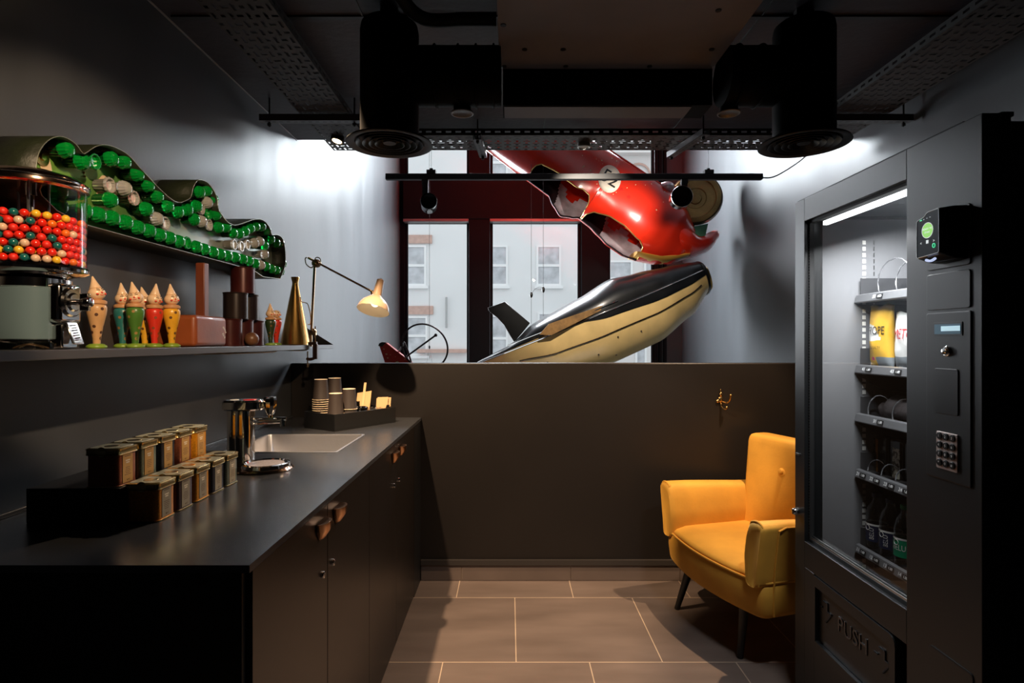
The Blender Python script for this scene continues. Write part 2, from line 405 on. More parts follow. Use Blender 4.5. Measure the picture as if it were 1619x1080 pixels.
# ================================================================= TRAYS, DUCTS, CEILING SERVICES
ZT = 2.39
def hole(i, j):
    if (i + j) % 2: return (.17, .36)
    return (.38, .13) if (i // 2) % 2 else (.24, .15)
def cable_tray(label, x0, x1, y0, y1, nu, nv, along='y'):
    t = thing('cable_tray', label, 'cable tray', ((x0+x1)/2, (y0+y1)/2, ZT))
    b_ = MB()
    if along == 'y':
        perf(b_, nu, nv, lambda u, v: (x0 + (x1-x0)*u, y0 + (y1-y0)*v, ZT), hole)
    else:
        perf(b_, nu, nv, lambda u, v: (x0 + (x1-x0)*v, y0 + (y1-y0)*u, ZT), hole)
    b_.build('tray_bottom', M_tray, t, solid=.0015, flat=True)
    for s_ in (0, 1):
        r_ = MB()
        if along == 'y': perf(r_, 1, nv, lambda u, v: ((x0, x1)[s_], y0 + (y1-y0)*v, ZT + .034*u), lambda i, j: (.14, .28))
        else: perf(r_, 1, nv, lambda u, v: (x0 + (x1-x0)*v, (y0, y1)[s_], ZT + .034*u), lambda i, j: (.14, .28))
        r_.build('side_rail', M_bm, t, solid=.0015, flat=True)
    return t
cable_tray('perforated metal cable tray under the ceiling beside the left wall', -.985, -.757, -.5, 3.24, 8, 74)
cable_tray('perforated metal cable tray under the ceiling above the vending machine', 1.50, 1.775, -.5, 3.24, 9, 74)
cable_tray('perforated metal cable tray running crosswise above the low wall', -.752, 1.495, 3.0, 3.235, 9, 44, 'x')

def strut(label, p0, p1, w_=.021):
    a, b_ = Vector(p0), Vector(p1); d = (b_ - a).normalized(); s_ = Vector((0, 0, 1)).cross(d)
    t = thing('strut_channel', label, 'bracket', (a + b_) / 2)
    m = MB()
    for o, sx in ((-w_, 1), (w_, -1)):
        m.loft([[q + s_*o, q + s_*(o + sx*.002), q + s_*(o + sx*.002) + Vector((0, 0, .03)), q + s_*o + Vector((0, 0, .03))] for q in (a, b_)])
    m.loft([[q - s_*w_, q + s_*w_, q + s_*w_ + Vector((0, 0, .002)), q - s_*w_ + Vector((0, 0, .002))] for q in (a, b_)])
    m.build('channel', M_strut, t)
    h = MB(); L = (b_ - a).length; k = .02
    M_sl = M_black
    while k < L - .02:
        q = a + d * k; h.loft([[q - s_*.005 + Vector((0,0,-.0006)), q + s_*.005 + Vector((0,0,-.0006)), q + s_*.005 + Vector((0,0,.0004)), q - s_*.005 + Vector((0,0,.0004))], [q + d*.018 - s_*.005 + Vector((0,0,-.0006)), q + d*.018 + s_*.005 + Vector((0,0,-.0006)), q + d*.018 + s_*.005 + Vector((0,0,.0004)), q + d*.018 - s_*.005 + Vector((0,0,.0004))]]); k += .034
    h.build('slots', M_sl, t)
    return t
M_strut = mat('dark galvanised strut', rgb(95, 92, 92), .4, .6)
def rod(t, x, y, z0, z1=ZC):
    MB().tube([(x, y, z0), (x, y, z1)], .004, 8).tube([(x, y, z0 + .004), (x, y, z0 + .016)], .009, 6).build('threaded_rod', M_bm, t)
t = strut('slotted strut under the left cable tray near the duct', (-1.17, 2.72, 2.352), (-.70, 2.72, 2.352)); rod(t, -1.13, 2.72, 2.33); rod(t, -.73, 2.72, 2.33)
t = strut('slotted strut under the right cable tray near the wall', (1.42, 2.72, 2.352), (1.885, 2.72, 2.352)); rod(t, 1.85, 2.72, 2.33); rod(t, 1.46, 2.72, 2.33)
t = strut('slotted strut under the crosswise tray left of the red ride', (-.168, 2.97, 2.357), (-.150, 3.27, 2.357)); rod(t, -.166, 2.985, 2.34); rod(t, -.151, 3.25, 2.34, 2.46)
t = strut('slotted strut under the crosswise tray right of the red ride', (.985, 2.90, 2.357), (.905, 3.27, 2.357)); rod(t, .98, 2.93, 2.34); rod(t, .907, 3.25, 2.34, 2.46)

def duct(label, x, y, z0, z1, side, x_end, zc=2.235):
    t = thing('air_duct', label, 'duct', (x, y, z0))
    r = .1
    b_ = MB().lathe([(r, z0 + .02), (r, z1 - .03), (r * .96, z1 - .008), (r*.86, z1)], axis_mat((x, y, 0), (0, 0, 1)), 40)
    b_.build('vertical_duct', M_duct, t)
    h = MB(); L = abs(x_end - x)
    prof = [(r * .98, 0), (r * .98, L)]
    h.lathe(prof, axis_mat((x, y, zc), (side, 0, 0)), 40); h.build('horizontal_duct', M_duct, t)
    for k in (.16, .24, .30, .36):
        if k < L - .01:
            ring = [(x + side * k, y + (r + .001) * math.cos(a*math.pi/20), zc + (r + .001) * math.sin(a*math.pi/20)) for a in range(40)]
            MB().tube(ring, .0035, 6, closed=True).build('seam_ring', M_duct, t)
    M0 = axis_mat((x, y, z0), (0, 0, 1))
    d = MB().lathe([(.1, .03), (.112, .02), (.145, .006), (.148, 0), (.140, -.002), (.118, .004), (.118, .012), (.02, .02)], M0, 48)
    df = d.build('diffuser', M_dif, t)
    for rr in (.035, .056, .078, .100):
        MB().lathe([(rr, .014), (rr + .014, -.001), (rr + .016, -.0005), (rr + .003, .016)], M0, 40, cap=False).build('diffuser_ring', M_dif, df)
    MB().cyl((x, y, z0 + .004), .022, .012, n=24).build('diffuser_core', M_dif, df)
    MB().tube([(x, y, z1 - .005), (x, y, ZC)], .005, 8).box(x-.03, x+.03, y-.012, y+.012, ZC-.02, ZC-.001).build('hanger', M_strut, t)
    return t
M_dif = mat('black diffuser', rgb(26, 25, 25), .4, spec=.2)
duct('black round duct with ringed diffuser hanging at the left', -.415, 2.0, 2.0, 2.415, 1, -.03)
duct('black round duct with ringed diffuser hanging at the right near the vending machine', 1.016, 2.0, 2.0, 2.415, -1, .735)
for x, lab in ((-.166, 'small round sensor pod under the left horizontal duct'), (.765, 'small round sensor pod under the right horizontal duct')):
    t = thing('sensor_pod', lab, 'sensor', (x, 2.02, 2.115))
    MB().cyl((x, 2.02, 2.122), .030, .05 , n=24).build('pod_body', M_duct, t)
    MB().lathe([(.030, .006), (.039, .004), (.040, 0), (.036, -.001), (.030, .003), (.001, .004)], axis_mat((x, 2.02, 2.115), (0, 0, 1)), 32).build('pod_rim', M_strut, t)
t = thing('ventilation_unit', 'flat boxed ventilation unit under the middle of the ceiling', 'ventilation unit', (.35, 1.5, 2.307))
MB().box(-.037, .732, .85, 2.085, 2.309, ZC - .002).build('casing', M_duct, t)
pn = MB().box(-.037, .732, .85, 2.09, 2.305, 2.309)
pn.build('bottom_panel', mat('brown black panel', rgb(122, 122, 132), .5, noise=(4, .12)), t)
sc_ = MB()
for x, y in ((.05,1.95),(.18,1.95),(.62,1.72),(.68,1.95),(-.01,1.3),(.05,1.3),(.62,1.3),(.2,2.07),(.5,2.07),(-.02,2.07),(-.02,1.8)): sc_.cyl((x, y, 2.3025), .009, .0025, n=12)
sc_.build('screw_heads', M_black, t)
t2 = thing('plenum_box', 'black plenum box between the two horizontal ducts', 'duct', (.35, 2.2, 2.17))
MB().box(-.025, .732, 2.09, 2.215, 2.174, ZC - .002).build('plenum_casing', M_duct, t2, bevel=.002)
MB().box(-.02, .66, 2.10, 2.205, 2.171, 2.174).build('plenum_underside', mat('grey underside', rgb(92, 86, 90), .5), t2)
# refrigerant pipes
def pipe_run(lab, pts, r):
    tag(MB().tube(ease(pts, 6), r, 12).build('insulated_pipe', M_rubber), lab, 'pipe')
pipe_run('thick insulated pipe bending to the boxed unit from above the left duct', [(-.37, 1.6, 2.44), (-.345, 1.85, 2.42), (-.28, 1.93, 2.395), (-.15, 1.93, 2.395), (-.045, 1.93, 2.395)], .022)
pipe_run('upper insulated pipe running into the left side of the boxed unit', [(-.25, 1.2, 2.44), (-.23, 1.7, 2.43), (-.17, 1.80, 2.42), (-.04, 1.80, 2.42)], .018)

# downlights on the trays
def downlight(lab, x, y, lit, tilt=(0, 0, 1)):
    t = thing('downlight', lab, 'downlight', (x, y, ZT - .02))
    MB().lathe([(.022, .05), (.034, .03), (.036, .002), (.030, 0), (.026, .006)], axis_mat((x, y, ZT - .025), tilt), 28).build('housing', M_bm if lit else M_steel, t)
    MB().cyl((x, y, ZT - .021), .024, .003, tilt, 24).build('lens', M_lens if lit else M_white, t)
M_lens = mat('lit warm lens', (1, .8, .55, 1), .3, emit=((1, .72, .42, 1), 9))
downlight('lit warm downlight under the left tray beside the round duct', -.905, 3.03, True, (.2, .25, 1))
downlight('round white downlight under the crosswise tray above the red ride', .40, 3.12, False)
downlight('lit warm downlight under the left tray near the top of the photo', -.86, 1.72, True)

# ================================================================= TRACK
YT = 3.6
t = thing('lighting_track', 'long black lighting track hung level in front of the rides', 'lighting track', (.4, YT, 2.32))
a = P(610, 282, YT); b_ = P(1205, 281, YT)
MB().box(a.x, b_.x, YT - .018, YT + .018, 2.325, 2.362).build('track_rail', M_bm, t, bevel=.004)
for px in (682, 1120):
    q = P(px, 275, YT); MB().box(q.x-.028, q.x+.028, YT-.02, YT+.02, 2.362, 2.384).cyl((q.x, YT, 2.384), .01, .012).build('suspension_clip', M_bm, t)
    MB().tube([(q.x, YT, 2.39), (q.x, YT, 4.39)], .0012, 6).build('suspension_wire', M_strut, t)
cb = ease([P(1205, 281, YT), P(1222, 280, YT), P(1245, 268, 3.5), P(1275, 246, 3.3), (1.7, 3.15, 2.44), (1.7, 3.1, 2.463)], 6)
tag(MB().tube(cb, .004, 8).build('power_cable', M_rubber), 'thin black cable from the right end of the lighting track', 'cable')
def track_spot(lab, px, py, aim, r):
    q = P(px, py, YT); t = thing('track_spotlight', lab, 'spotlight', q)
    MB().box(q.x - .02 + aim*.03, q.x + .02 + aim*.03, YT - .016, YT + .016, 2.30, 2.326).box(q.x - .018 + aim*.03, q.x + .018 + aim*.03, YT - .012, YT + .012, q.z - .01, 2.30).build('arm', M_bm, t)
    MM = axis_mat(q - Vector((0, .06, 0)), (.12*aim, 1, .05 if aim > 0 else -.1))
    MB().lathe([(r*.2, 0), (r*.85, .002), (r, .012), (r, .10), (r*.9, .108), (r*.86, .10), (r*.5, .06)], MM, 32).build('spot_head', M_blackg, t)
    MB().lathe([(r*1.0, .0), (r*1.03, .006), (r*1.0, .012)], MM, 32, cap=False).build('head_ring', M_steel if aim > 0 else M_bm, t)
    return q
track_spot('black track spotlight hanging at the left end of the lighting track', 680, 321, -1, .05)
q = track_spot('black track spotlight in front of the wheel of the red ride', 1074, 314, 1, .064)
spot('track_beam', (1.03, 3.76, 2.225), (.90, 4.75, 2.38), 60, (1, .9, .8), 44, .9)
spot('yellow_ride_fill', (.40, 3.13, 2.35), (.70, 4.7, 1.75), 110, (1, .88, .74), 66, .7)  # added beam at the unlit tray downlight, brightens the yellow ride
# ================================================================= RED AND YELLOW HANGING RIDES
def ride_frame(ox, oy, ax, ay, y, scale=1.0):
    """point from (t, n) in photo-pixel units along / across the ride, and y depth"""
    O = P(ox, oy, y); k = y / F
    L = math.hypot(ax, ay); A = Vector((ax / L, 0, -ay / L)); N = Vector((-ay / L, 0, -ax / L))   # N: below / left
    return lambda t, n, dy: O + A * (t * k) + N * (n * k) + Vector((0, dy, 0))
M_red = mat('worn red paint', rgb(212, 42, 20), .24, noise=(9, .30), col2=rgb(196, 30, 16), coat=.5)
M_red_chip = mat('chipped cream paint', rgb(214, 190, 140), .5)
M_fgold = mat('dull gold wheel', rgb(150, 122, 72), .42, .5, noise=(8, .3))
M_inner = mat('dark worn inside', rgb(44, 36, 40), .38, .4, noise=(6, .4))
M_silver = mat('scuffed silver belly', rgb(215, 206, 214), .3, .35, noise=(10, .35), bump=(8, .5))
M_gold = mat('gold trim', rgb(196, 160, 88), .3, .8)
M_green = mat('worn green paint', rgb(70, 120, 92), .5, noise=(9, .3))

YR = 4.95
RF = ride_frame(862, 238, .82, .573, YR)
up_t = [(-300, 22), (-220, 38), (-120, 52), (-20, 54), (60, 53), (150, 55), (200, 56), (235, 48), (262, 34), (285, 10)]
lo_t = [(-300, 22), (-220, 38), (-120, 50), (0, 54), (45, 55), (60, 64), (78, 71), (95, 63), (104, 57), (125, 58), (145, 62), (165, 66), (195, 66), (215, 61), (240, 51), (262, 36), (285, 10)]
w_t = [(-300, .10), (-200, .19), (-80, .26), (60, .29), (180, .30), (230, .27), (262, .18), (285, .05)]
open_t = [(2, 0), (6, .26), (14, .31), (36, .33), (86, .37), (98, .35), (105, .28), (108, 0), (109, 0), (112, .16), (120, .23), (144, .30), (167, .32), (200, .29), (210, .25), (215, .16), (218, 0)]
def red_pt(t, ang, k=1.0):
    """ang 0 = belly, +-pi = back; negative = near side"""
    lo, up, wd = interp(lo_t, t), interp(up_t, t), interp(w_t, t)
    c, s_ = math.cos(ang), math.sin(ang)
    e = .86
    cc = math.copysign(abs(c) ** e, c); ss = math.copysign(abs(s_) ** e, s_)
    return RF(t, (lo if c > 0 else up) * cc * k, wd * ss * k)
t = thing('red_ride', 'red fairground ride car hanging upside down with a white 52 roundel', 'fairground ride', P(960, 330, YR))
body = MB(); ts = sorted(set([-300 + 9 * i for i in range(34)] + [2 + 1.5 * i for i in range(146)] + [222 + 4.5 * i for i in range(15)])); NA = 44
loops = [[red_pt(tt, -interp(open_t, tt) * math.pi - (2 - interp(open_t, tt)) * math.pi * j / NA) for j in range(NA + 1)] for tt in ts]
body.loft(loops, True, True, False)
o = body.build('body', M_red, t, angle=180)
import bmesh
def weld(o, d=1e-5):
    bm = bmesh.new(); bm.from_mesh(o.data); bmesh.ops.remove_doubles(bm, verts=bm.verts, dist=d); bm.to_mesh(o.data); bm.free()
weld(o)
# lining just inside the shell: dark in the footwells, red behind, scuffed metal at the bottom of each cockpit
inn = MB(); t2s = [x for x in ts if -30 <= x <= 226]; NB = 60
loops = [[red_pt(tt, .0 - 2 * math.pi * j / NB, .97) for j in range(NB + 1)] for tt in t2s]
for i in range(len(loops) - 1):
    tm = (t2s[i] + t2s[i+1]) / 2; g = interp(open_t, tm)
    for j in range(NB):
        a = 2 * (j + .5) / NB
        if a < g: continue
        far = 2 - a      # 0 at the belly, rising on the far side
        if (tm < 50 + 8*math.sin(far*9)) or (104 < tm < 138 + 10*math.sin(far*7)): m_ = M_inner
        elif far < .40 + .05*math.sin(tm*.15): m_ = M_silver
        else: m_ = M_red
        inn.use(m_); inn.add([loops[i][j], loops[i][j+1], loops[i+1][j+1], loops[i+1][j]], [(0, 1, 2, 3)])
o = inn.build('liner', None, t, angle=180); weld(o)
for a0, a1 in ((3, 107.5), (109.5, 217)):
    pts = [red_pt(a0 + (a1 - a0) * k / 50, -interp(open_t, a0 + (a1 - a0) * k / 50) * math.pi, 1.0) for k in range(51)]
    MB().tube(pts, .0045, 8).build('cockpit_rim', M_gold, t)
    MB().tube([red_pt(a0 + (a1 - a0) * k / 50, 0, .995) for k in range(51)], .007, 8).build('cockpit_rim', M_inner, t)
# bulkheads seen inside each cockpit
# gold trim line along the flank and along the back edge
MB().tube([red_pt(x, -(.50 + .03*(x+200)/200) * math.pi, 1.0) for x in range(-240, 0, 8)], .006, 6).build('trim_line', M_gold, t)
MB().tube([red_pt(x, -.86 * math.pi, 1.0) for x in range(-200, 236, 8)], .010, 6).build('back_seam', M_red, t)
# roundel with number, laid on the flank
def flank(px, py, off=.004):
    k = F / YR; O = P(862, 238, YR); Q = P(px, py, YR); d = Q - O
    A = (RF(1, 0, 0) - RF(0, 0, 0)); N = (RF(0, 1, 0) - RF(0, 0, 0)); tt = d.dot(A) / A.length_squared; nn = d.dot(N) / N.length_squared
    wd, h = interp(w_t, tt), (interp(lo_t, tt) if nn > 0 else interp(up_t, tt))
    q = min(.999, abs(nn) / h); e = .86; s_ = (1 - (q ** (1/e)) ** 2) ** .5
    return RF(tt, nn, -(wd * s_ ** e) - off)
m = MB(); cx, cy = 954.5, 298; n_ = 32

vs = [flank(cx, cy)]
for rr in (.33, .66, 1):
    vs += [flank(cx + 16.8*rr*math.cos(2*math.pi*k/n_), cy + 21*rr*math.sin(2*math.pi*k/n_)) for k in range(n_)]
fs = [(0, 1 + (k+1) % n_, 1 + k) for k in range(n_)]
for q in range(2):
    for k in range(n_): a = 1 + q*n_ + k; b_ = 1 + q*n_ + (k+1) % n_; fs.append((a, b_, b_+n_, a+n_))
m.add(vs, fs); rd = m.build('roundel', mat('cream roundel', rgb(226, 214, 196), .4), t, solid=.002)
v, fcs = text_geo('52', 30, 0.0); m = MB(); ca, sa = math.cos(R(32)), math.sin(R(32))
m.add([flank(cx + (p.x*ca + p.y*sa)*.95, cy + (p.x*sa - p.y*ca)*.95, .0075) for p in v], fcs)
m.build('roundel_number', M_black, rd, flat=True, solid=.001)
# chips
ch = MB(); random.seed(3)
for _ in range(60):
    if random.random() < .5: px, py = 935 + random.gauss(0, 14), 300 + random.gauss(0, 14)
    else: px, py = random.uniform(900, 1045), random.uniform(250, 345)
    tt = (px-862)*.82 + (py-238)*.573; nn = -(px-862)*.573 + (py-238)*.82
    if tt > 225 or abs(nn) > 40 or (nn > 15 and tt < 165): continue
    s_ = random.uniform(.5, 1.5); a = random.uniform(0, 3.14)
    ch.add([flank(px + s_*math.cos(a+q*1.26)*random.uniform(.5, 1.3), py + s_*math.sin(a+q*1.26)*random.uniform(.5, 1.3), .0015) for q in range(5)], [(0, 4, 3, 2, 1)])
ch.build('paint_chips', M_red_chip, t, flat=True)
# curled mudguard nose with wheel
cl = [P(1062, 296, YR), P(1047, 322, YR), P(1048, 350, YR), P(1064, 374, YR), P(1088, 388, YR), P(1110, 386, YR), P(1126, 374, YR), P(1134, 367, YR)]
cl = ease(cl, 6); rads = [(0, .05), (.12, .12), (.3, .155), (.5, .15), (.7, .10), (.88, .055), (1, .028)]
loops = []
for i, c in enumerate(cl):
    tn = (cl[min(i+1, len(cl)-1)] - cl[max(i-1, 0)]).normalized(); nrm = Vector((-tn.z, 0, tn.x)); rr = interp(rads, i / (len(cl)-1))
    loops.append([c + nrm * rr * .82 * math.cos(a) + Vector((0, 1, 0)) * rr * 1.55 * math.sin(a) for a in [2*math.pi*k/24 for k in range(24)]])
MB().loft(loops).build('mudguard', M_red, t, angle=60)
wc = P(1097, 318, YR); wc.y -= .05
wx = axis_mat(wc, (-.35, -1, .06))
wh = MB().lathe([(.02, -.05), (.20, -.05), (.215, -.03), (.215, .03), (.20, .045), (.168, .05), (.160, .035), (.15, .032), (.09, .04), (.082, .032), (.05, .03), (.045, .045), (.02, .05)], wx, 48)
wh.build('wheel', M_fgold, t)
MB().lathe([(.196, .044), (.212, .036), (.219, 0), (.212, -.03), (.2, -.05)], wx, 48, cap=False).build('tyre', M_inner, t)
MB().loft([[P(1075, 366, YR) + Vector((0, s_, 0)) for s_ in (-.14, .14)] + [P(1112, 358, YR) + Vector((0, .12, 0)), P(1112, 358, YR) + Vector((0, -.12, 0))], [P(1085, 384, YR) + Vector((0, s_, 0)) for s_ in (-.14, .14)] + [P(1108, 376, YR) + Vector((0, .12, 0)), P(1108, 376, YR) + Vector((0, -.12, 0))]]).build('green_inner_guard', M_green, t)
MB().sphere(P(1052, 298, YR - .1), (.07, .12, .05), 14, 8).build('hinge_block', M_silver, t)
# yellow underside of the nose
loops = []
for i in range(12):
    k = i / 11; c = P(1000 + 84*k, 404 + 5*math.sin(k*3), YR)
    rr = .05 * math.sin(math.pi * (.08 + .84*k)) ** .6
    loops.append([c + Vector((0, .19 * math.sin(a) * (1-.3*k), rr * .9 * math.cos(a))) for a in [2*math.pi*q/16 for q in range(16)]])
MB().loft(loops).build('ochre_underside', mat('ochre paint', rgb(190, 140, 60), .4), t)
def cable(t, pts, y, top=4.39):
    for a in pts:
        q = P(a[0], a[1], y); MB().tube([(q.x, y, q.z), (q.x, y, top)], .0016, 6).build('cable', M_strut, t)
cable(t, [(905, 215), (1035, 290)], YR)

# ---- yellow rocket
YY = 4.75
YF = ride_frame(765, 570, .923, -.385, YY)
M_yel = mat('worn cream yellow paint', rgb(232, 198, 132), .33, noise=(7, .10), coat=.3)
M_blk = mat('worn black paint', rgb(20, 21, 23), .3, noise=(10, .4), coat=.4)
lo2 = [(-10, 8), (0, 18), (50, 45), (110, 70), (183, 82), (265, 79), (327, 61), (368, 36)]
up2 = [(-10, 2), (0, 3), (40, 6), (54, 9), (94, 24), (117, 27), (175, 33), (228, 42), (272, 35), (320, 26), (348, 20), (368, 14)]
wd2 = [(-10, .06), (40, .17), (110, .27), (200, .33), (290, .31), (340, .23), (368, .17)]
t = thing('yellow_ride', 'cream yellow and black rocket shaped fairground ride hanging nose up', 'fairground ride', P(940, 510, YY))
ts = [-10 + 6.3 * i for i in range(61)]
for nm, tab, sgn, m_, a0 in (('hull', lo2, 1, M_yel, 0), ('deck', up2, -1, M_blk, 0)):
    b_ = MB(); loops = []
    for tt in ts:
        h, wd = interp(tab, tt), interp(wd2, tt)
        loops.append([YF(tt, sgn * h * abs(math.sin(a)) ** .85, wd * math.copysign(abs(math.cos(a)) ** .8, math.cos(a))) for a in [math.pi * j / 22 for j in range(23)]])
    b_.loft(loops, True, True, False); b_.build(nm, m_, t, angle=60)
# raised canopy hump and black side band below the sheer line
def hull(tt, ang, k=1.0):
    h, wd = interp(lo2, tt), interp(wd2, tt); return YF(tt, h * abs(math.sin(ang)) ** .85 * k, -wd * abs(math.cos(ang)) ** .8 * k)
b_ = MB(); loops = []
for i in range(40):
    tt = 150 + 218 * i / 39; g = interp([(150, .01), (200, .10), (300, .18), (368, .2)], tt)
    loops.append([hull(tt, g * j / 6, 1.006) for j in range(7)])
b_.loft(loops, False, False, False); b_.build('side_band', M_blk, t, angle=60, solid=.004)
def line(nm, f, a0, a1, r, m_, n=40):
    MB().tube([f(a0 + (a1-a0)*k/n) for k in range(n+1)], r, 6).build(nm, m_, t)
line('chrome_strip', lambda x: hull(x, 0.02, 1.01), -8, 366, .006, M_chrome)
line('chrome_strip', lambda x: hull(x, interp([(60, .42), (200, .36), (360, .40)], x), 1.008), 52, 350, .0055, mat('dark strip', rgb(70, 58, 48), .25, .8))
line('chrome_strip', lambda x: hull(x, 0.02, 1.01) + Vector((0, 0, .05)), 40, 215, .004, M_chrome)
line('chrome_strip', lambda x: YF(x, -interp(up2, x) * .72, -interp(wd2, x) * .72), 60, 350, .004, M_chrome)
# worn wooden edge
pts = [(853, 529), (868, 512), (952, 483), (957, 487), (944, 494), (872, 530)]
MB().prism([(P(x, y, 4.42).x, P(x, y, 4.42).z) for x, y in pts], 'xz', 4.425, 4.46).build('wooden_edge', mat('worn wood edge', rgb(132, 96, 48), .6, noise=(20, .4)), t)
# fin
fp = [(771, 487), (798, 477), (806, 484), (838, 511), (826, 526), (813, 541), (806, 530), (797, 514), (786, 502), (775, 494)]
MB().prism([(P(x, y, YY).x, P(x, y, YY).z) for x, y in fp], 'xz', YY - .02, YY + .03).build('tail_fin', M_blk, t, bevel=.006)
# canopy wedge near the nose
fp = [(1003, 438), (1030, 428), (1078, 417), (1083, 421), (1040, 434)]
MB().prism([(P(x, y, YY).x, P(x, y, YY).z) for x, y in fp], 'xz', YY - .06, YY + .06).build('deck_flap', M_blk, t, bevel=.004)
# nose ring
def nring(tt, k): 
    lo, up, wd = interp(lo2, tt), interp(up2, tt), interp(wd2, tt)
    return [YF(tt, (lo if math.sin(a) > 0 else up) * math.sin(a) * k, wd * math.cos(a) * k) for a in [2*math.pi*j/32 for j in range(32)]]
MB().loft([nring(364, 1.01), nring(364, 1.08), nring(368, 1.10), nring(368, .92), nring(366, .8)]).build('nose_ring', M_blk, t)
MB().loft([nring(368, .9), [p + Vector((.035, 0, -.014)) for p in nring(368, .85)]]).build('nose_cap', M_gold, t)
sc_ = MB()
for tt, an in ((40, .5), (90, .62), (140, 1.0), (150, 1.15), (165, .75), (200, .5), (236, .6), (190, .95)): sc_.sphere(hull(tt, an, 1.0), .007, 8, 6)
sc_.build('rivets', mat('dark rivet', rgb(60, 44, 30), .5), t)
for px, py0, py1, yy in ((840, 512, 466, YY), (859, 500, 458, YY)):
    q = P(px, py0, yy); q1 = P(px, py1, yy)
    MB().tube([(q.x, yy, q.z), (q.x, yy, 4.39)], .0018, 6).build('cable', M_strut, t)
    MB().sphere((q.x, yy, q1.z), (.013, .013, .026), 10, 8).build('cable_clamp', M_black, t)
MB().tube(ease([P(840, 466, YY), P(845, 458, YY), P(853, 454, YY), P(859, 456, YY)], 6), .0016, 6).build('cable_loop', M_strut, t)

# ---- red winged ride mostly hidden below the low wall, with a steering ring
YS = 4.1
t = thing('red_winged_ride', 'red worn fin and thin steering ring of a ride poking above the low wall', 'fairground ride', P(660, 600, YS))
M_red2 = mat('dark worn red paint', rgb(186, 44, 32), .4, noise=(10, .2))
fp = round_poly([(600, 544), (611, 541), (662, 581), (668, 640), (632, 640)], 4, 4)
MB().prism([(P(x, y, YS).x, P(x, y, YS).z) for x, y in fp], 'xz', YS - .03, YS + .03).build('fin', M_red2, t, bevel=.006)
fp = [(599.6, 547), (601, 543), (605, 541), (612, 541.5), (606, 548)]
MB().prism([(P(x, y, YS).x, P(x, y, YS).z) for x, y in fp], 'xz', YS - .032, YS + .032).build('fin_cap', M_black, t)
loops = []
for i in range(20):
    k = i / 19; c = P(630 + 70*k, 670, YS); rr = .17 * math.sin(math.pi * (.06 + .88*k)) ** .5
    loops.append([c + Vector((0, rr * 1.1 * math.cos(a), rr * math.sin(a))) for a in [2*math.pi*q/20 for q in range(20)]])
MB().loft(loops).build('body', M_red2, t)
chips = MB()
for px, py, s_ in ((607, 552, .9), (611, 560, 1.3), (613, 566, 1), (628, 573, 2.0), (617, 561, .6), (640, 568, .7), (625, 564, .5)):
    q = P(px, py, YS - .031); k = YS / F
    chips.add([q + Vector((s_*k*1.4*math.cos(a), 0, s_*k*math.sin(a))) for a in (0, 1.1, 2.3, 3.2, 4.4, 5.3)], [(0, 1, 2, 3, 4, 5)])
chips.build('paint_chips', M_red_chip, t, flat=True)
C0 = P(672, 548, YS)
ring = []
for k in range(48):
    a = 2*math.pi*k/48; ring.append(C0 + Vector((.155 * math.cos(a) * 1.0, .05 * math.cos(a), .158 * math.sin(a) - .0 + .02 * math.cos(a) * -1)))
MB().tube(ring, .0065, 8, closed=True).build('steering_ring', mat('dark bronze ring', rgb(58, 46, 44), .35, .6), t)
st_ = MATS['dark bronze ring']
MB().tube([P(641, 565, YS), P(689, 530, YS)], .0065, 8).sphere(P(689, 530, YS), .012, 10, 8).build('ring_spoke', st_, t)
MB().tube([P(639, 541, YS), P(645, 555, YS), P(652, 580, YS)], .0065, 8).build('ring_spoke', st_, t)
MB().tube([P(640, 541, YS), P(628, 560, YS)], .007, 8).build('bright_arm', M_steel, t)
q = P(679, 549, YS); MB().sphere(q, (.006, .006, .014), 8, 6).build('cable_clamp', M_black, t)
MB().tube([(q.x, YS, q.z), (q.x, YS, 4.39)], .0014, 6).build('cable', M_strut, t)
MB().tube([P(670, 600, YS), q, P(688, 600, YS)], .0014, 6).build('cable_bridle', M_strut, t)

# ================================================================= KITCHEN COUNTER
XF = -.4926
def cup_handle(door, y, z, label=None):
    # half cup pull of bronze
    m = MB(); loops = []
    for i in range(13):
        a = math.pi * i / 12; yy = y + .035 * math.cos(a) ; dx = .027 * math.sin(a) ** .8
        loops.append([(XF + .0005, yy, z + .0), (XF + dx + .0008, yy, z), (XF + dx * .92 + .001, y + (yy-y)*.8, z - .02), (XF + dx*.45 + .001, y + (yy-y)*.45, z - .04), (XF + .0008, y + (yy-y)*.2, z - .047)])
    m.loft(loops, False, False, False); m.build('handle', M_bronze, door, solid=.0025)
def lock(door, y, z):
    MB().lathe([(.0095, 0), (.0095, .004), (.0085, .007), (.004, .0075)], axis_mat((XF, y, z), (1, 0, 0)), 20).box(XF + .0065, XF + .0085, y - .001, y + .001, z - .005, z + .005).build('lock', M_chrome, door)
M_bronze = mat('bronze pull', rgb(206, 152, 108), .22, 1.0)
doors = [(1.108, 1.563, 1.502, 1.5175), (1.567, 2.028, 1.645, 1.604), (2.032, 2.505, 2.443, 2.457), (2.509, 2.98, 2.599, 2.56)]
labs = ['black base cabinet nearest the camera at the end of the counter', 'black base cabinet, second from the near end of the counter', 'black base cabinet, third from the near end, beside the sink', 'black base cabinet at the far end next to the low wall']
pos = ['near', 'b', 'c', 'd']
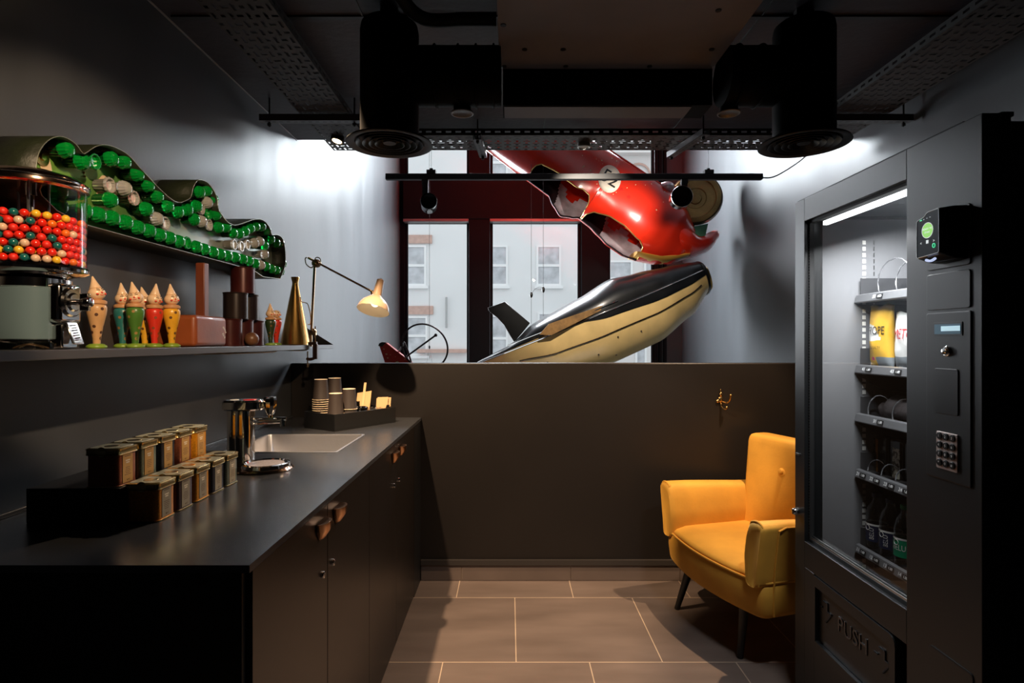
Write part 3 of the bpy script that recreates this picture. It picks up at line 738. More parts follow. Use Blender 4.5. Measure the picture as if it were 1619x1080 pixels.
for i, (y0, y1, hy, ly) in enumerate(doors):
    t = thing('base_cabinet', labs[i], 'cabinet', (-.85, (y0+y1)/2, 0), 'base cabinets under the worktop')
    c = MB(); xb = XL + .02; xc = XF - .021; g0, g1 = y0 - .002, y1 + .0015
    za, zb = (.72 if i == 3 else .882), (.72 if i == 2 else .882)
    c.box(xb, xc, g0 + .0005, g0 + .014, .09, za).box(xb, xc, g1 - .014, g1, .09, zb).box(xb, xc, g0 + .014, g1 - .014, .09, .104).box(xb, xb + .008, g0 + .014, g1 - .014, .104, .72)
    c.build('carcass', M_black, t)
    MB().box(XL + .1, XF - .05, y0, y1, .001, .0895).build('plinth', M_black, t)
    d = MB().box(XF - .02, XF, y0, y1, .012, .882).build('door', M_door, t, bevel=.001) if False else None
    d = MB().box(XF - .02, XF, y0, y1, .012, .882).build('door', mat('satin black door', rgb(21, 16, 13), .34), t, bevel=.0012)
    cup_handle(d, hy, .853); lock(d, ly, .708)
tag(MB().box(XL + .01, XF, 2.984, 3.198, .001, .882).build('filler_panel', M_black), 'narrow black filler panel between the counter and the low wall', 'panel')
tag(MB().box(XL + .001, XF - .012, 1.089, 1.1055, .001, .884).build('end_panel', mat('matte black panel', rgb(18, 19, 20), .5), bevel=.001), 'wide matte black end panel of the counter facing the camera', 'panel')
# worktop with sink cut-out
t = thing('worktop', 'long matte black worktop running along the left wall', 'worktop', (-.85, 2.1, .885))
SX0, SX1, SY0, SY1 = -1.087, -.658, 2.19, 2.605
wt = MB()
xs = [XL + .001, SX0, SX1, XF + .004]; ys = [1.086, SY0, SY1, 3.199]
for i in range(3):
    for j in range(3):
        if (i, j) != (1, 1):
            for z, fl_ in ((.9, 0), (.885, 1)):
                q = [(xs[i], ys[j], z), (xs[i+1], ys[j], z), (xs[i+1], ys[j+1], z), (xs[i], ys[j+1], z)]
                wt.add(q, [(0, 1, 2, 3) if not fl_ else (3, 2, 1, 0)])
def wallq(a, b_, flip=False):
    q = [(a[0], a[1], .885), (b_[0], b_[1], .885), (b_[0], b_[1], .9), (a[0], a[1], .9)]; wt.add(q, [(3, 2, 1, 0) if flip else (0, 1, 2, 3)])
for loop, fl_ in ((xs[:1] + xs[3:], False),):
    c4 = [(xs[0], ys[0]), (xs[3], ys[0]), (xs[3], ys[3]), (xs[0], ys[3])]
    for k in range(4): wallq(c4[k], c4[(k+1) % 4])
c4 = [(SX0, SY0), (SX1, SY0), (SX1, SY1), (SX0, SY1)]
for k in range(4): wallq(c4[k], c4[(k+1) % 4], True)
o = wt.build('worktop_slab', M_top, t, flat=True); weld(o); md = o.modifiers.new('bevel', 'BEVEL'); md.width = .0012; md.segments = 2
MB().box(XL + .0005, XL + .014, 1.09, 3.198, .9002, .912).build('upstand', M_top, t, bevel=.002)
# sink
t = thing('sink', 'square stainless steel sink let into the black worktop', 'sink', ((SX0+SX1)/2, (SY0+SY1)/2, .73))
def rr(x0, x1, y0, y1, r, z): return [(p[0], p[1], z) for p in round_poly([(x0, y0), (x1, y0), (x1, y1), (x0, y1)], r, 5)]
e = .003
sk = MB().loft([rr(SX0-.006, SX1+.006, SY0-.006, SY1+.006, .012, .9006), rr(SX0-.006, SX1+.006, SY0-.006, SY1+.006, .012, .9022), rr(SX0+e, SX1-e, SY0+e, SY1-e, .02, .9022), rr(SX0+.005, SX1-.005, SY0+.005, SY1-.005, .02, .896), rr(SX0+.008, SX1-.008, SY0+.008, SY1-.008, .03, .76), rr(SX0+.02, SX1-.02, SY0+.02, SY1-.02, .04, .742), rr(SX0+.05, SX1-.05, SY0+.05, SY1-.05, .05, .737)], False, True)
sk.build('basin', mat('basin steel', rgb(190, 190, 194), .38, .9, bump=(60, .05)), t)
MB().lathe([(.001, .004), (.03, .004), (.04, .007), (.042, .002)], axis_mat((-.87, 2.4, .737), (0, 0, 1)), 24).build('drain', M_steel, t)
# overflow loop
MB().tube([(SX0+.02, 2.24, .86), (SX0+.02, 2.27, .86), (SX0+.02, 2.27, .83), (SX0+.02, 2.24, .83)], .002, 6).build('overflow', M_chrome, t)
# boiling water tap
t = thing('tap_font', 'chrome boiling water tap with round drip tray beside the sink', 'tap', (-.88, 1.93, .9))
tx, ty = -.895, 1.95
def stad(cx, cy, lx, ly, z, n=28): return [(cx + lx*math.copysign(abs(math.cos(a))**.75, math.cos(a)), cy + ly*math.copysign(abs(math.sin(a))**.75, math.sin(a)), z) for a in [2*math.pi*k/n for k in range(n)]]
MB().loft([stad(tx, ty, .03, .036, .909), stad(tx, ty, .03, .036, 1.09)]).build('column', M_chrome, t)
MB().loft([stad(tx-.024, ty-.005, .026, .03, .909), stad(tx-.024, ty-.005, .026, .03, 1.09)]).build('rear_column', M_chrome, t)
MB().loft([stad(tx-.002, ty, .062, .042, 1.09), stad(tx-.002, ty, .066, .046, 1.095), stad(tx-.002, ty, .066, .046, 1.118), stad(tx-.002, ty, .060, .040, 1.124)]).build('head', M_chrome, t)
MB().lathe([(.001, .0012), (.021, .0012), (.022, 0)], axis_mat((tx+.02, ty, 1.1235), (0, 0, 1)), 20).build('red_button', mat('red enamel', rgb(200, 30, 26), .3), t)
MB().lathe([(.001, .0012), (.014, .0012), (.015, 0)], axis_mat((tx-.03, ty-.005, 1.1235), (0, 0, 1)), 20).build('grey_button', M_white, t)
MB().box(tx+.04, tx+.085, ty-.012, ty+.012, 1.10, 1.118).build('arm', M_chrome, t, bevel=.004)
k0 = axis_mat((tx+.088, ty, 1.072), (0, 0, 1))
MB().lathe([(.010, 0), (.014, .006), (.021, .035), (.022, .055), (.019, .062), (.001, .064)], k0, 20, flute=.06).lathe([(.008, -.008), (.008, .0)], k0, 14).build('lever_knob', M_chrome, t)
MB().tube([(tx+.02, ty+.02, 1.055), (tx+.13, ty+.03, 1.055)], .007, 10).tube([(tx+.118, ty+.03, 1.055), (tx+.118, ty+.03, 1.03)], .009, 10).tube([(tx+.03, ty+.02, 1.04), (tx+.11, ty+.03, 1.043)], .004, 8).build('spout', M_chrome, t)
dm = axis_mat((-.80, 1.90, .9), (0, 0, 1))
MB().loft([stad(-.835, 1.905, .115, .082, .9005), stad(-.835, 1.905, .117, .084, .903), stad(-.835, 1.905, .112, .08, .908)]).build('base_plate', M_copper if 'M_copper' in globals() else mat('rose chrome', rgb(240, 205, 180), .1, 1.0), t)
MB().lathe([(.074, .008), (.076, .012), (.074, .022), (.066, .024), (.063, .019), (.001, .019)], dm, 40).build('drip_tray', M_chrome, t)
MB().lathe([(.001, .0208), (.056, .0208), (.057, .0195)], dm, 40).build('drip_grid', mat('perforated pale grid', rgb(205, 195, 195), .4, .2, noise=(180, .25)), t)

# ---- riser and tins
M_rise = mat('matte black box', rgb(9, 9, 10), .5)
tag(MB().box(-1.115, -.8985, 1.334, 1.80, .9005, .981).build('display_riser', M_rise, bevel=.001), 'low matte black riser box under the rear row of tea tins', 'riser')
M_lid = mat('tin lid gold', rgb(196, 172, 118), .26, 1.0)
M_lidtop = mat('tin lid patina', rgb(188, 186, 160), .3, .35, noise=(60, .18))
def tin_mat(n, c): return mat('tin ' + n, c, .34, .35, noise=(240, .22))
TC = {'copper': rgb(150, 84, 58), 'sage': rgb(112, 124, 108), 'navy': rgb(40, 42, 56), 'orange': rgb(204, 128, 34), 'amber': rgb(222, 148, 30), 'plum': rgb(74, 52, 54), 'grey green': rgb(104, 114, 104)}
M_lab = {'gold': mat('gold label', rgb(206, 160, 92), .45, .2), 'grey': mat('greyish label', rgb(158, 146, 122), .45, .1)}
M_ink = mat('label ink', rgb(84, 60, 40), .6); M_inkw = mat('pale label ink', rgb(240, 225, 200), .5)
def tin(x, y, z, colour, lab, label, group):
    t = thing('tea_tin', label, 'tin', (x, y, z), group)
    hx, hy, r = .0375, .0355, .012
    L = lambda d, zz: rr(x-hx-d, x+hx+d, y-hy-d, y+hy+d, r, z + zz)
    MB().loft([L(-.001, .0005), L(.0008, .0015), L(.0008, .003), L(-.0005, .0035), L(-.0005, .082)]).build('body', tin_mat(colour, TC[colour]), t, angle=50)
    MB().loft([L(.0002, .0), L(.0014, .0008), L(.0014, .0022), L(.0002, .003)]).build('base_rim', M_lid, t)
    ld = MB().loft([L(.0022, .074), L(.003, .075), L(.002, .077), L(.002, .086), L(.003, .0868), L(.003, .0885), L(.001, .090)]).build('lid', M_lid, t)
    MB().loft([L(-.003, .0896), L(-.0035, .0908), L(-.006, .0908)]).build('lid_panel', M_lidtop, ld)
    MB().lathe([(.001, .0002), (.016, .0002), (.0165, -.0004), (.0, -.0004)], axis_mat((x, y, z + .0909), (0, 0, 1)), 24).build('lid_emblem', M_lid, ld)
    lb = MB().box(x+hx-.0005, x+hx+.0004, y-.019, y+.017, z+.006, z+.073).build('label', M_lab[lab], t)
    ink = MB().use(M_ink); q = x+hx+.0004
    random.seed(int(x*1000)+int(y*777))
    ink.box(q, q+.0002, y-.012, y+.010, z+.067, z+.0685)
    for k in range(5):
        wd = random.uniform(.007, .012); ink.box(q, q+.0002, y-.001-wd, y-.001+wd, z+.0405-.0042*k, z+.0415-.0042*k)
    ink.tube([(q+.0001, y-.006+.002*k, z+.012+.0022*math.sin(k*2.4)) for k in range(7)], .0003, 4)
    ink.use(M_inkw)
    for k in range(2): ink.box(q, q+.0002, y-.009+.002*k, y+.007-.002*k, z+.056-.005*k, z+.059-.005*k)
    ink.build('label_print', None, lb, flat=True)
    MB().lathe([(.001, .0004), (.011, .0004), (.012, -.0006)], axis_mat((x, y-hy-.002, z+.082), (0, -1, 0)), 20).build('seal_sticker', M_lid, ld)
back = [('copper', 'gold', 'copper brown tea tin with gold label, nearest in the raised rear row'), ('sage', 'gold', 'sage green tea tin with gold label, second in the raised rear row'), ('navy', 'gold', 'dark navy tea tin with gold label, middle of the raised rear row'), ('copper', 'gold', 'copper tea tin with gold label, fourth in the raised rear row between navy and amber'), ('amber', 'gold', 'bright amber tea tin, farthest in the raised rear row')]
front = [('orange', 'grey', 'orange tea tin with grey label, nearest in the front row on the worktop'), ('plum', 'grey', 'dark plum tea tin, second in the front row on the worktop'), ('amber', 'grey', 'amber tea tin, middle of the front row on the worktop'), ('navy', 'grey', 'dark navy tea tin, fourth in the front row on the worktop'), ('grey green', 'grey', 'grey green tea tin, farthest in the front row next to the tap')]
for k, (c, l, lab) in enumerate(back): tin(-.944, 1.374 + .0815*k, .9815, c, l, lab, 'tea tins on the riser')
for k, (c, l, lab) in enumerate(front): tin(-.854, 1.378 + .0815*k, .9005, c, l, lab, 'tea tins on the worktop')

# ---- black tray with cups
t = thing('condiment_box', 'open matte black box of cups and lids on the worktop by the low wall', 'tray', (-.75, 2.9, .9))
n0 = Vector((-.814, 2.69, 0)); rv = Vector((.221, .317, 0)); lv = Vector((-.186, .125, 0))
def bxp(u, v, z): q = n0 + rv*u + lv*v; return (q.x, q.y, z)
T_ = .018
def slab(u0, u1, v0, v1, z0, z1): return [[bxp(u0, v0, z0), bxp(u1, v0, z0), bxp(u1, v1, z0), bxp(u0, v1, z0)], [bxp(u0, v0, z1), bxp(u1, v0, z1), bxp(u1, v1, z1), bxp(u0, v1, z1)]]
MB().loft(slab(0, 1, 0, 1, .9005, .907)).build('bottom', M_rise, t)
for a in ((0, 1, 0, .025), (0, 1, .975, 1), (0, .015, .025, .975), (.985, 1, .025, .975)): MB().loft(slab(*a, .907, .980)).build('side', M_rise, t, bevel=.0008)
M_cup = mat('dark brown ribbed paper', rgb(50, 41, 37), .6); M_cream = mat('cream paper', rgb(232, 208, 172), .7)
def cup(x, y, z, label, group):
    """upside-down paper cup: wide rolled rim below"""
    t = thing('paper_cup', label, 'cup', (x, y, z), group)
    M0 = axis_mat((x, y, z), (0, 0, 1))
    MB().lathe([(.0385, .003), (.0372, .006), (.0305, .098), (.0302, .0995), (.0288, .0995), (.036, .006)], M0, 28, cap=False).build('cup_wall', M_cup, t)
    MB().lathe([(.0372, .0005), (.0402, .0005), (.0410, .002), (.0402, .0038), (.0372, .0036)], M0, 28, cap=False).build('rim', M_cream, t)
    MB().lathe([(.001, .094), (.0288, .094), (.0288, .0985), (.0306, .1005), (.0310, .0992)], M0, 28).build('cup_base', M_cream, t)
    return t
ORD = 'top second third fourth fifth sixth seventh eighth ninth tenth eleventh twelfth thirteenth fourteenth'.split()
for x, y, n_, nm, g in ((-.922, 2.825, 9, 'tall left stack of upside down cups', 'cups in the left stack'), (-.885, 2.925, 9, 'rear stack of upside down cups', 'cups in the rear stack'), (-.832, 2.765, 4, 'short front stack of upside down cups', 'cups in the front stack'), (-.79, 2.845, 5, 'middle right stack of upside down cups', 'cups in the right stack')):
    zt = {9: 1.136, 4: 1.073, 5: 1.088}[n_] - .1005; z0 = .9075; st = (zt - z0) / (n_ - 1)
    # spread rims evenly below the top cup; only the left stack shows bare rims
    if nm.startswith('tall'): zs = [zt] + [zt - .0105*(k+1) for k in range(8)] + [.9075 + .009*k for k in range(4)]
    else: zs = [zt - k * max(.0105, st) for k in range(n_)]
    for k, z in enumerate(zs):
        if z < .907: continue
        cup(x, y, z, ('dark paper cup on top of the ' + nm) if k == 0 else 'dark paper cup, ' + ORD[k] + ' from the top of the ' + nm, g)
        if k == 0: continue
# lids, napkins, stirrer
def lid(x, y, z, m_, label, g, r=.038):
    tag(MB().lathe([(r, 0), (r+.001, .002), (r-.001, .005), (r-.006, .009), (r-.008, .0085), (r-.010, .004), (.001, .004)], axis_mat((x, y, z), (0, 0, 1)), 28).build('cup_lid', m_, loc=(x, y, z)), label, 'cup lid', g)
M_clear = glassy('clear plastic', (.9, .9, .9, 1), 1.6, 1.6, .1)
lx, ly, _ = bxp(.60, .40, 0); cx_, cy_, _ = bxp(.82, .34, 0); kx, ky, _ = bxp(.66, .66, 0)
for k in range(9): lid(lx, ly, .9075 + .0092*k, M_blackg, 'black plastic cup lid, ' + ORD[8-k] + (' from the' if k < 8 else ' of the') + ' stack beside the cups', 'black lids in the box')
for k in range(8): lid(cx_, cy_, .9075 + .0092*k, M_clear, 'clear plastic lid, ' + ORD[7-k] + (' from the' if k < 7 else ' of the') + ' stack near the napkins', 'clear lids in the box')
m = MB().lathe([(.02, 0), (.02, .02), (.016, .024), (.02, .028), (.02, .05), (.016, .054), (.018, .058), (.018, .105)], axis_mat((kx, ky, .9075), (0, 0, 1)), 20)
tag(m.build('black_canister', M_blackg, loc=(kx, ky, .9075)), 'small ribbed glossy black canister behind the cups', 'canister')
Mc = frame_mat((*bxp(.85, .78, 0)[:2], 1.028), (1, .25, .03), (.05, .25, 1))
cd_ = MB(Mc); cd_.loft([[(-.035, -.098, -.002), (.037, -.098, -.002), (.037, .03, -.002), (-.035, .022, -.002)], [(-.035, -.098, .002), (.037, -.098, .002), (.037, .03, .002), (-.035, .022, .002)]])
cdo = cd_.build('kraft_card', mat('kraft card', rgb(214, 176, 124), .75), loc=(*bxp(.85, .78, 0)[:2], .95)); tag(cdo, 'pale kraft card standing behind the black lids', 'card')
MB(Mc).lathe([(.001, 0), (.004, 0), (.003, .001)], Matrix.Translation((0, -.01, .0025)), 10).build('card_hole', M_inner, cdo)
m = MB(Mc); m.box(-.006, .006, -.06, .075, .003, .006); tag(m.build('wooden_stirrer', mat('pale wood', rgb(228, 190, 138), .7), loc=(*bxp(.85, .78, 0)[:2], .97)), 'flat wooden stirrer standing up in front of the kraft card', 'stirrer')
for k, (dx, rz, wh_) in enumerate(((0, 0, 'front'), (.014, .25, 'middle'), (-.01, -.1, 'rear'))):
    Mn = frame_mat((bxp(.925, .3, 0)[0] + dx, bxp(.925, .3, 0)[1] + .012*k, .985), (1, .3 + rz, 0), (.05, .12, 1))
    tag(MB(Mn).box(-.027, .027, -.052, .045 - .004*k, -.001, .001).build('napkin', mat('kraft napkin', rgb(222, 184, 134), .8), loc=(-.63, 2.97, .91)), wh_ + ' folded kraft napkin standing at the right end of the black box', 'napkin', 'napkins in the box')
tag(MB(frame_mat((*bxp(.955, .22, 0)[:2], .955), (1, .3, 0), (.25, .1, 1))).box(-.008, .008, -.04, .035, -.002, .002).build('black_sachet', M_black, loc=(-.622, 2.95, .91)), 'small black sachet leaning on the napkins', 'sachet')
# ================================================================= WALL SHELF AND ITS OBJECTS
ZS = 1.302
M_shelf = mat('dark folded steel shelf', rgb(74, 72, 74), .38, .2)
t = thing('wall_shelf', 'long dark folded metal shelf with a low back plate along the left wall', 'shelf', (-1.1, 1.8, ZS - .02))
XS0, XS1, YS0, YS1 = XL + .001, -.997, .35, 3.27
MB().box(XS0, XS1, YS0, YS1, ZS - .022, ZS).build('shelf_board', M_shelf, t, bevel=.0015)
MB().box(XS0, XS0 + .004, YS0, YS1, ZS, 1.434).build('back_plate', M_shelf, t)
MB().prism([(XS0 + .004, ZS), (XS1, ZS), (XS0 + .004, 1.434)], 'xz', YS1 - .004, YS1).build('end_gusset', M_shelf, t)
MB().box(XS0 + .004, XS0 + .007, 2.02, 2.9, ZS + .001, 1.41).build('inner_plate', M_rise, t)

def lean(c, ax, ang): return Matrix.Translation(c) @ Matrix.Rotation(ang, 4, ax) @ Matrix.Translation(-Vector(c))
M_face = mat('pale painted wood', rgb(234, 200, 160), .35, coat=.4); M_rosy = mat('rosy paint', rgb(222, 72, 52), .4); M_eye = mat('dark paint', rgb(40, 28, 22), .4)
M_band = mat('tan wood', rgb(196, 146, 100), .4); M_dgreen = mat('lime green base paint', rgb(128, 160, 52), .35, coat=.3)
M_spot = mat('brown spots', rgb(128, 84, 44), .45)
def skittle(x, y, colour, spotcol, label, hat=None, face=-35, s=1.0, z=ZS + .0005):
    t = thing('skittle_doll', label, 'skittle', (x, y, z), 'clown skittles on the shelf')
    body = mat('skittle ' + colour[0], colour[1], .35, coat=.35, noise=(60, .08))
    M0 = axis_mat((x, y, z), (0, 0, 1))
    MB().lathe([(.0225*s, 0), (.0240*s, .003*s), (.0235*s, .006*s), (.016*s, .011*s), (.008*s, .012*s)], M0, 28).build('base', M_dgreen, t)
    prof = [(.0085, .011), (.0092, .022), (.0125, .045), (.0178, .070), (.0222, .090), (.0236, .101), (.0230, .109), (.0195, .115), (.012, .117)]
    prof = [(a*s, b_*s) for a, b_ in prof]
    pr = []
    for (a, b_), (c, d) in zip(prof, prof[1:]):
        for k in range(3): pr.append((a + (c-a)*k/3, b_ + (d-b_)*k/3))
    pr.append(prof[-1]); b = MB().lathe(pr, M0, 28); bo = b.build('body', body, t)
    sp = MB()
    for k in range(15):
        zz = (.026 + .0155 * (k % 6)) * s; an = R(face) + k * 2.4 + .5; rr_ = interp([(p[1], p[0]) for p in prof], zz) + .0002
        rs = (.0042 if k % 3 else .005) * s
        vs = []
        for q in range(10):
            a = 2*math.pi*q/10; dz = rs*math.sin(a); da = rs*math.cos(a)/rr_; r2 = interp([(p[1], p[0]) for p in prof], zz + dz) + .0003
            vs.append((x + r2*math.cos(an + da), y + r2*math.sin(an + da), z + zz + dz))
        sp.add(vs, [tuple(range(10))])
    sp.build('painted_spots', mat('spots ' + colour[0], spotcol, .5), bo, flat=True)
    MB().lathe([(.010*s, .1145*s), (.0228*s, .1165*s), (.0236*s, .120*s), (.0232*s, .124*s), (.018*s, .127*s), (.009*s, .129*s)], M0, 28).build('collar', M_band, t)
    hc = Vector((x, y, z + .1435*s)); MH = Matrix.Translation(hc) @ Matrix.Rotation(R(hat[1]) if hat else 0, 4, Vector((-math.sin(R(hat[0] if hat else 0)), math.cos(R(hat[0] if hat else 0)), 0)))
    hd = MB().sphere((0, 0, 0), (.0203*s, .0203*s, .0178*s), 24, 16, MH).build('head', M_face, t)
    fd = MB(); fa = R(face)
    def onhead(da, dz, r, m_, sc=1.0):
        fd.use(m_); v = Vector((math.cos(fa+da)*math.cos(dz)*.0203, math.sin(fa+da)*math.cos(dz)*.0203, math.sin(dz)*.0178)) * s
        fd.sphere(MH @ v, (r*s, r*s, r*s*sc), 8, 6)
    onhead(0, -.1, .0026, M_rosy); onhead(.55, -.28, .0034, M_rosy, .8); onhead(-.55, -.28, .0034, M_rosy, .8)
    for e in (-1, 1):
        for k in range(4): onhead(e*(.2 + .1*k), .28 + .03*k, .0011, M_eye)
        for k in range(4): onhead(e*(.2 + .09*k), .5 + .06*k, .0009, M_eye)
    for k in range(5): onhead(-.2 + .1*k, -.42 - .05*(1-abs(k-2)/2), .0010, M_rosy)
    fd.build('painted_face', None, hd)
    if hat: MB().lathe([(.0135*s, .0135*s), (.0138*s, .0150*s), (.0100*s, .0240*s), (.0055*s, .0360*s), (.0022*s, .0460*s), (.0004, .0480*s)], MH, 24).lathe([(.0135*s, .0130*s), (.0150*s, .0138*s), (.0137*s, .0152*s)], MH, 24, cap=False).build('hat', M_face, t)
tan_ = ('tan', rgb(202, 158, 108)); teal = ('teal', rgb(44, 112, 108)); green = ('green', rgb(72, 116, 44)); yel = ('yellow', rgb(224, 166, 42)); red = ('red', rgb(214, 52, 34)); dkg = ('dark green', rgb(40, 58, 30))
skittle(-1.090, 1.527, tan_, rgb(84, 52, 34), 'tan clown skittle with dark spots standing alone beside the gumball machine', (180, 14), -20)
skittle(-1.145, 1.712, teal, rgb(150, 110, 66), 'teal clown skittle half hidden behind the green one', (200, 6), -40)
skittle(-1.080, 1.669, green, rgb(150, 120, 62), 'green clown skittle in front of the teal one', (180, 13), -65)
skittle(-1.150, 1.824, yel, rgb(100, 66, 30), 'yellow clown skittle in the back between the green and red ones', (180, 14), -25)
skittle(-1.100, 1.792, red, rgb(140, 70, 40), 'red clown skittle with a pointed hat among the five close together', (0, 6), -15, 1.03)
skittle(-1.072, 1.835, yel, rgb(128, 90, 40), 'yellow clown skittle in front, beside the wooden mallet', (180, 6), -30, 1.05)
skittle(-1.085, 2.625, dkg, rgb(120, 84, 40), 'dark green clown skittle with hat between the round tins and the brass cone', (180, 3), -25, 1.0)
skittle(-1.130, 2.80, red, rgb(190, 60, 40), 'red hatless skittle doll behind the dark green one', None, -20, 1.05)

# mallet
M_wood = mat('reddish worn wood', rgb(134, 68, 34), .4, noise=(5, .28), bump=(25, .1), coat=.25)
t = thing('mallet', 'large reddish wooden mallet standing on its block head with the handle up', 'mallet', (-1.09, 1.98, ZS))
hd = MB().box(-1.172, -1.03, 1.895, 2.108, ZS + .0005, 1.408)
ho = hd.build('mallet_head', M_wood, t); md = ho.modifiers.new('bevel', 'BEVEL'); md.width = .014; md.segments = 4
MB().box(-1.115, -1.083, 2.052, 2.084, 1.406, 1.60).build('handle', mat('dark stained wood', rgb(112, 56, 34), .4, noise=(9, .2)), t, bevel=.003)
wn = MB(); random.seed(5)
for k in range(7): 
    y0, z0 = 2.085 + random.uniform(-.006, .012), 1.335 + .006*k
    wn.add([(-1.0298, y0 + .007*math.cos(a)*random.uniform(.4, 1.2), z0 + .006*math.sin(a)*random.uniform(.5, 1)) for a in (0, 1, 2, 3, 4, 5)], [tuple(range(6))])
wn.build('worn_patch', mat('bare scuffed wood', rgb(200, 186, 170), .7), t, flat=True)

# round tins pyramid
M_can = mat('dark oxblood tin', rgb(64, 24, 22), .3, .3, noise=(14, .25)); M_can2 = mat('black brown tin', rgb(36, 26, 24), .3, .3, noise=(14, .25))
def can(x, y, z, m_, label):
    t = thing('round_tin', label, 'round tin', (x, y, z), 'round tins stacked as a pyramid')
    r, h = .0462, .1045; M0 = axis_mat((x, y, z), (0, 0, 1))
    MB().lathe([(r-.001, .0003), (r, .001), (r, .004), (r-.0012, .005), (r-.0012, h-.006), (r, h-.005), (r+.0006, h-.001), (r-.0008, h), (r-.003, h-.001), (r-.0035, h-.007)], M0, 40).build('can_wall', m_, t)
    MB().lathe([(.001, h-.0068), (r-.0035, h-.0068), (r-.003, h-.0078)], M0, 32).build('can_top', m_, t)
for y, m_, lab in ((2.235, M_can, 'dark red round tin at the bottom of the pyramid next to the mallet'), (2.333, M_can, 'dark red round tin in the middle of the bottom row behind the wooden ball'), (2.431, M_can, 'dark red round tin at the far end of the bottom row')): can(-1.082, y, ZS + .0005, m_, lab)
can(-1.082, 2.284, ZS + .1055, M_can2, 'black brown round tin on the near side of the second row'); can(-1.082, 2.382, ZS + .1055, M_can2, 'black brown round tin on the far side of the second row')
can(-1.075, 2.33, ZS + .2105, M_can, 'dark red round tin on top of the pyramid below the green sign')
tag(MB().sphere((-1.022, 2.292, ZS + .0275), .027, 28, 18).build('wooden_ball', mat('turned brown wood', rgb(104, 70, 46), .4, noise=(14, .3))), 'brown wooden ball resting in front of the round tins', 'ball')

# brass cone (megaphone)
t = thing('brass_megaphone', 'tall polished brass cone standing mouth down beside the lamp', 'megaphone', (-1.09, 2.94, ZS))
M0 = axis_mat((-1.09, 2.94, ZS), (0, 0, 1))
MB().lathe([(.0735, .0008), (.0745, .003), (.0715, .007), (.0150, .305), (.0145, .318), (.0195, .338), (.0205, .343), (.0195, .345), (.015, .344), (.012, .325)], M0, 48).build('cone', M_brass, t)
hp = [P(475, 470, 2.93), P(476.5, 477, 2.92), P(482, 478.5, 2.9), P(487, 482, 2.9), P(491, 500, 2.92), P(490.5, 512, 2.93), P(487, 513, 2.94)]
MB().tube(ease(hp, 5), .0022, 8).build('wire_handle', M_brass, t)

# clamp lamp
M_lampc = mat('cream enamel lamp shade', rgb(190, 160, 130), .3, coat=.5)
M_lampin = mat('cream inside of shade', rgb(245, 232, 212), .5)
M_lm = mat('aged nickel brass', rgb(190, 160, 124), .25, 1.0)
t = thing('clamp_lamp', 'cream shaded brass arm lamp clamped to the end of the wall shelf and lit', 'lamp', (-.99, 2.87, ZS))
YL = 2.90
def L(px, py, dy=0): return P(px, py, YL + dy)
c = MB()
c.box(*sorted((L(488, 0).x, L(501, 0).x)), YL-.012, YL+.012, ZS + .001, ZS + .016)
c.box(*sorted((L(495, 0).x, L(502, 0).x)), YL-.009, YL+.009, ZS - .07, ZS + .006)
c.tube(ease([L(500, 560), L(497, 566), L(490, 568), L(484.5, 567)], 4), .008, 8)
c.build('clamp', mat('dark bronze', rgb(70, 52, 44), .4, .7), t, bevel=.002)
MB().cyl(L(486.3, 580), .0035, .078, (0, 0, 1), 10).cyl(L(486.3, 577), .0095, .005, (0, 0, 1), 16).cyl(L(486.3, 580.5), .006, .008).build('clamp_screw', M_lm, t)
MB().tube([L(491.5, 548), L(491.5, 524)], .007, 10).tube([L(498.5, 545), L(498.5, 516)], .003, 8).box(L(489,0).x, L(500,0).x, YL-.007, YL+.007, L(0, 530).z, L(0, 526).z).build('post_socket', M_lm, t)
MB().lathe([(.001, -.012), (.014, -.012), (.016, 0), (.014, .010), (.001, .012)], axis_mat(L(495.5, 524), (0, -1, 0)), 20).build('lower_knob', M_lm, t)
MB().tube([L(492.4, 522), L(497.6, 418)], .0062, 10).build('upright_arm', M_lm, t)
MB().lathe([(.001, -.016), (.020, -.016), (.022, 0), (.018, .012), (.008, .016), (.001, .018)], axis_mat(L(499.8, 416.3), (-.15, -1, 0)), 24).build('elbow_joint', M_lm, t)
MB().tube([L(487, 407.6), L(590, 461.8)], .0052, 10).build('long_arm', M_lm, t)
MB().tube(ease([L(486, 407), L(482.6, 409), L(484.5, 418), L(492, 423.3), L(497, 419)], 6), .0028, 8).tube(ease([L(497.5, 414), L(499, 408), L(504, 407.5), L(506.8, 412), L(504.5, 419)], 6), .0028, 8).build('wire_loops', mat('cream flex', rgb(214, 184, 150), .5), t)
MB().sphere(L(589.5, 463), .012, 14, 10).tube([L(589.5, 463), L(595, 465)], .006, 8).build('shade_joint', M_lm, t)
# shade: axis from cap (602,443) towards the opening, tipped a little to the camera
top = L(602, 442); axd = Vector((-.024, -.062, -.158)).normalized()
MSd = axis_mat(top, axd)
outer = [(.001, 0), (.014, .001), (.0185, .006), (.0215, .075), (.0235, .092), (.040, .108), (.062, .128), (.074, .148), (.079, .168), (.0795, .172)]
inner_ = [(.0785, .172), (.073, .149), (.061, .130), (.039, .111), (.021, .095), (.0185, .08), (.001, .079)]
MB().lathe(outer, MSd, 48, cap=False).build('shade', M_lampc, t)
MB().lathe([(.0795, .172), (.0785, .1725)] + inner_, MSd, 48, cap=False).build('shade_lining', M_lampin, t)
MB().sphere(MSd @ Vector((0, 0, .125)), (.022, .022, .026), 18, 12).build('bulb', mat('lit bulb', (1, .85, .6, 1), .4, emit=((1, .84, .6, 1), 2.6)), t)
MB().cyl(top - axd*.006, .004, .008, axd).tube([top + Vector((.014, -.006, -.01)), MSd @ Vector((.02, -.012, .09))], .0018, 6).build('switch', M_lm, t)
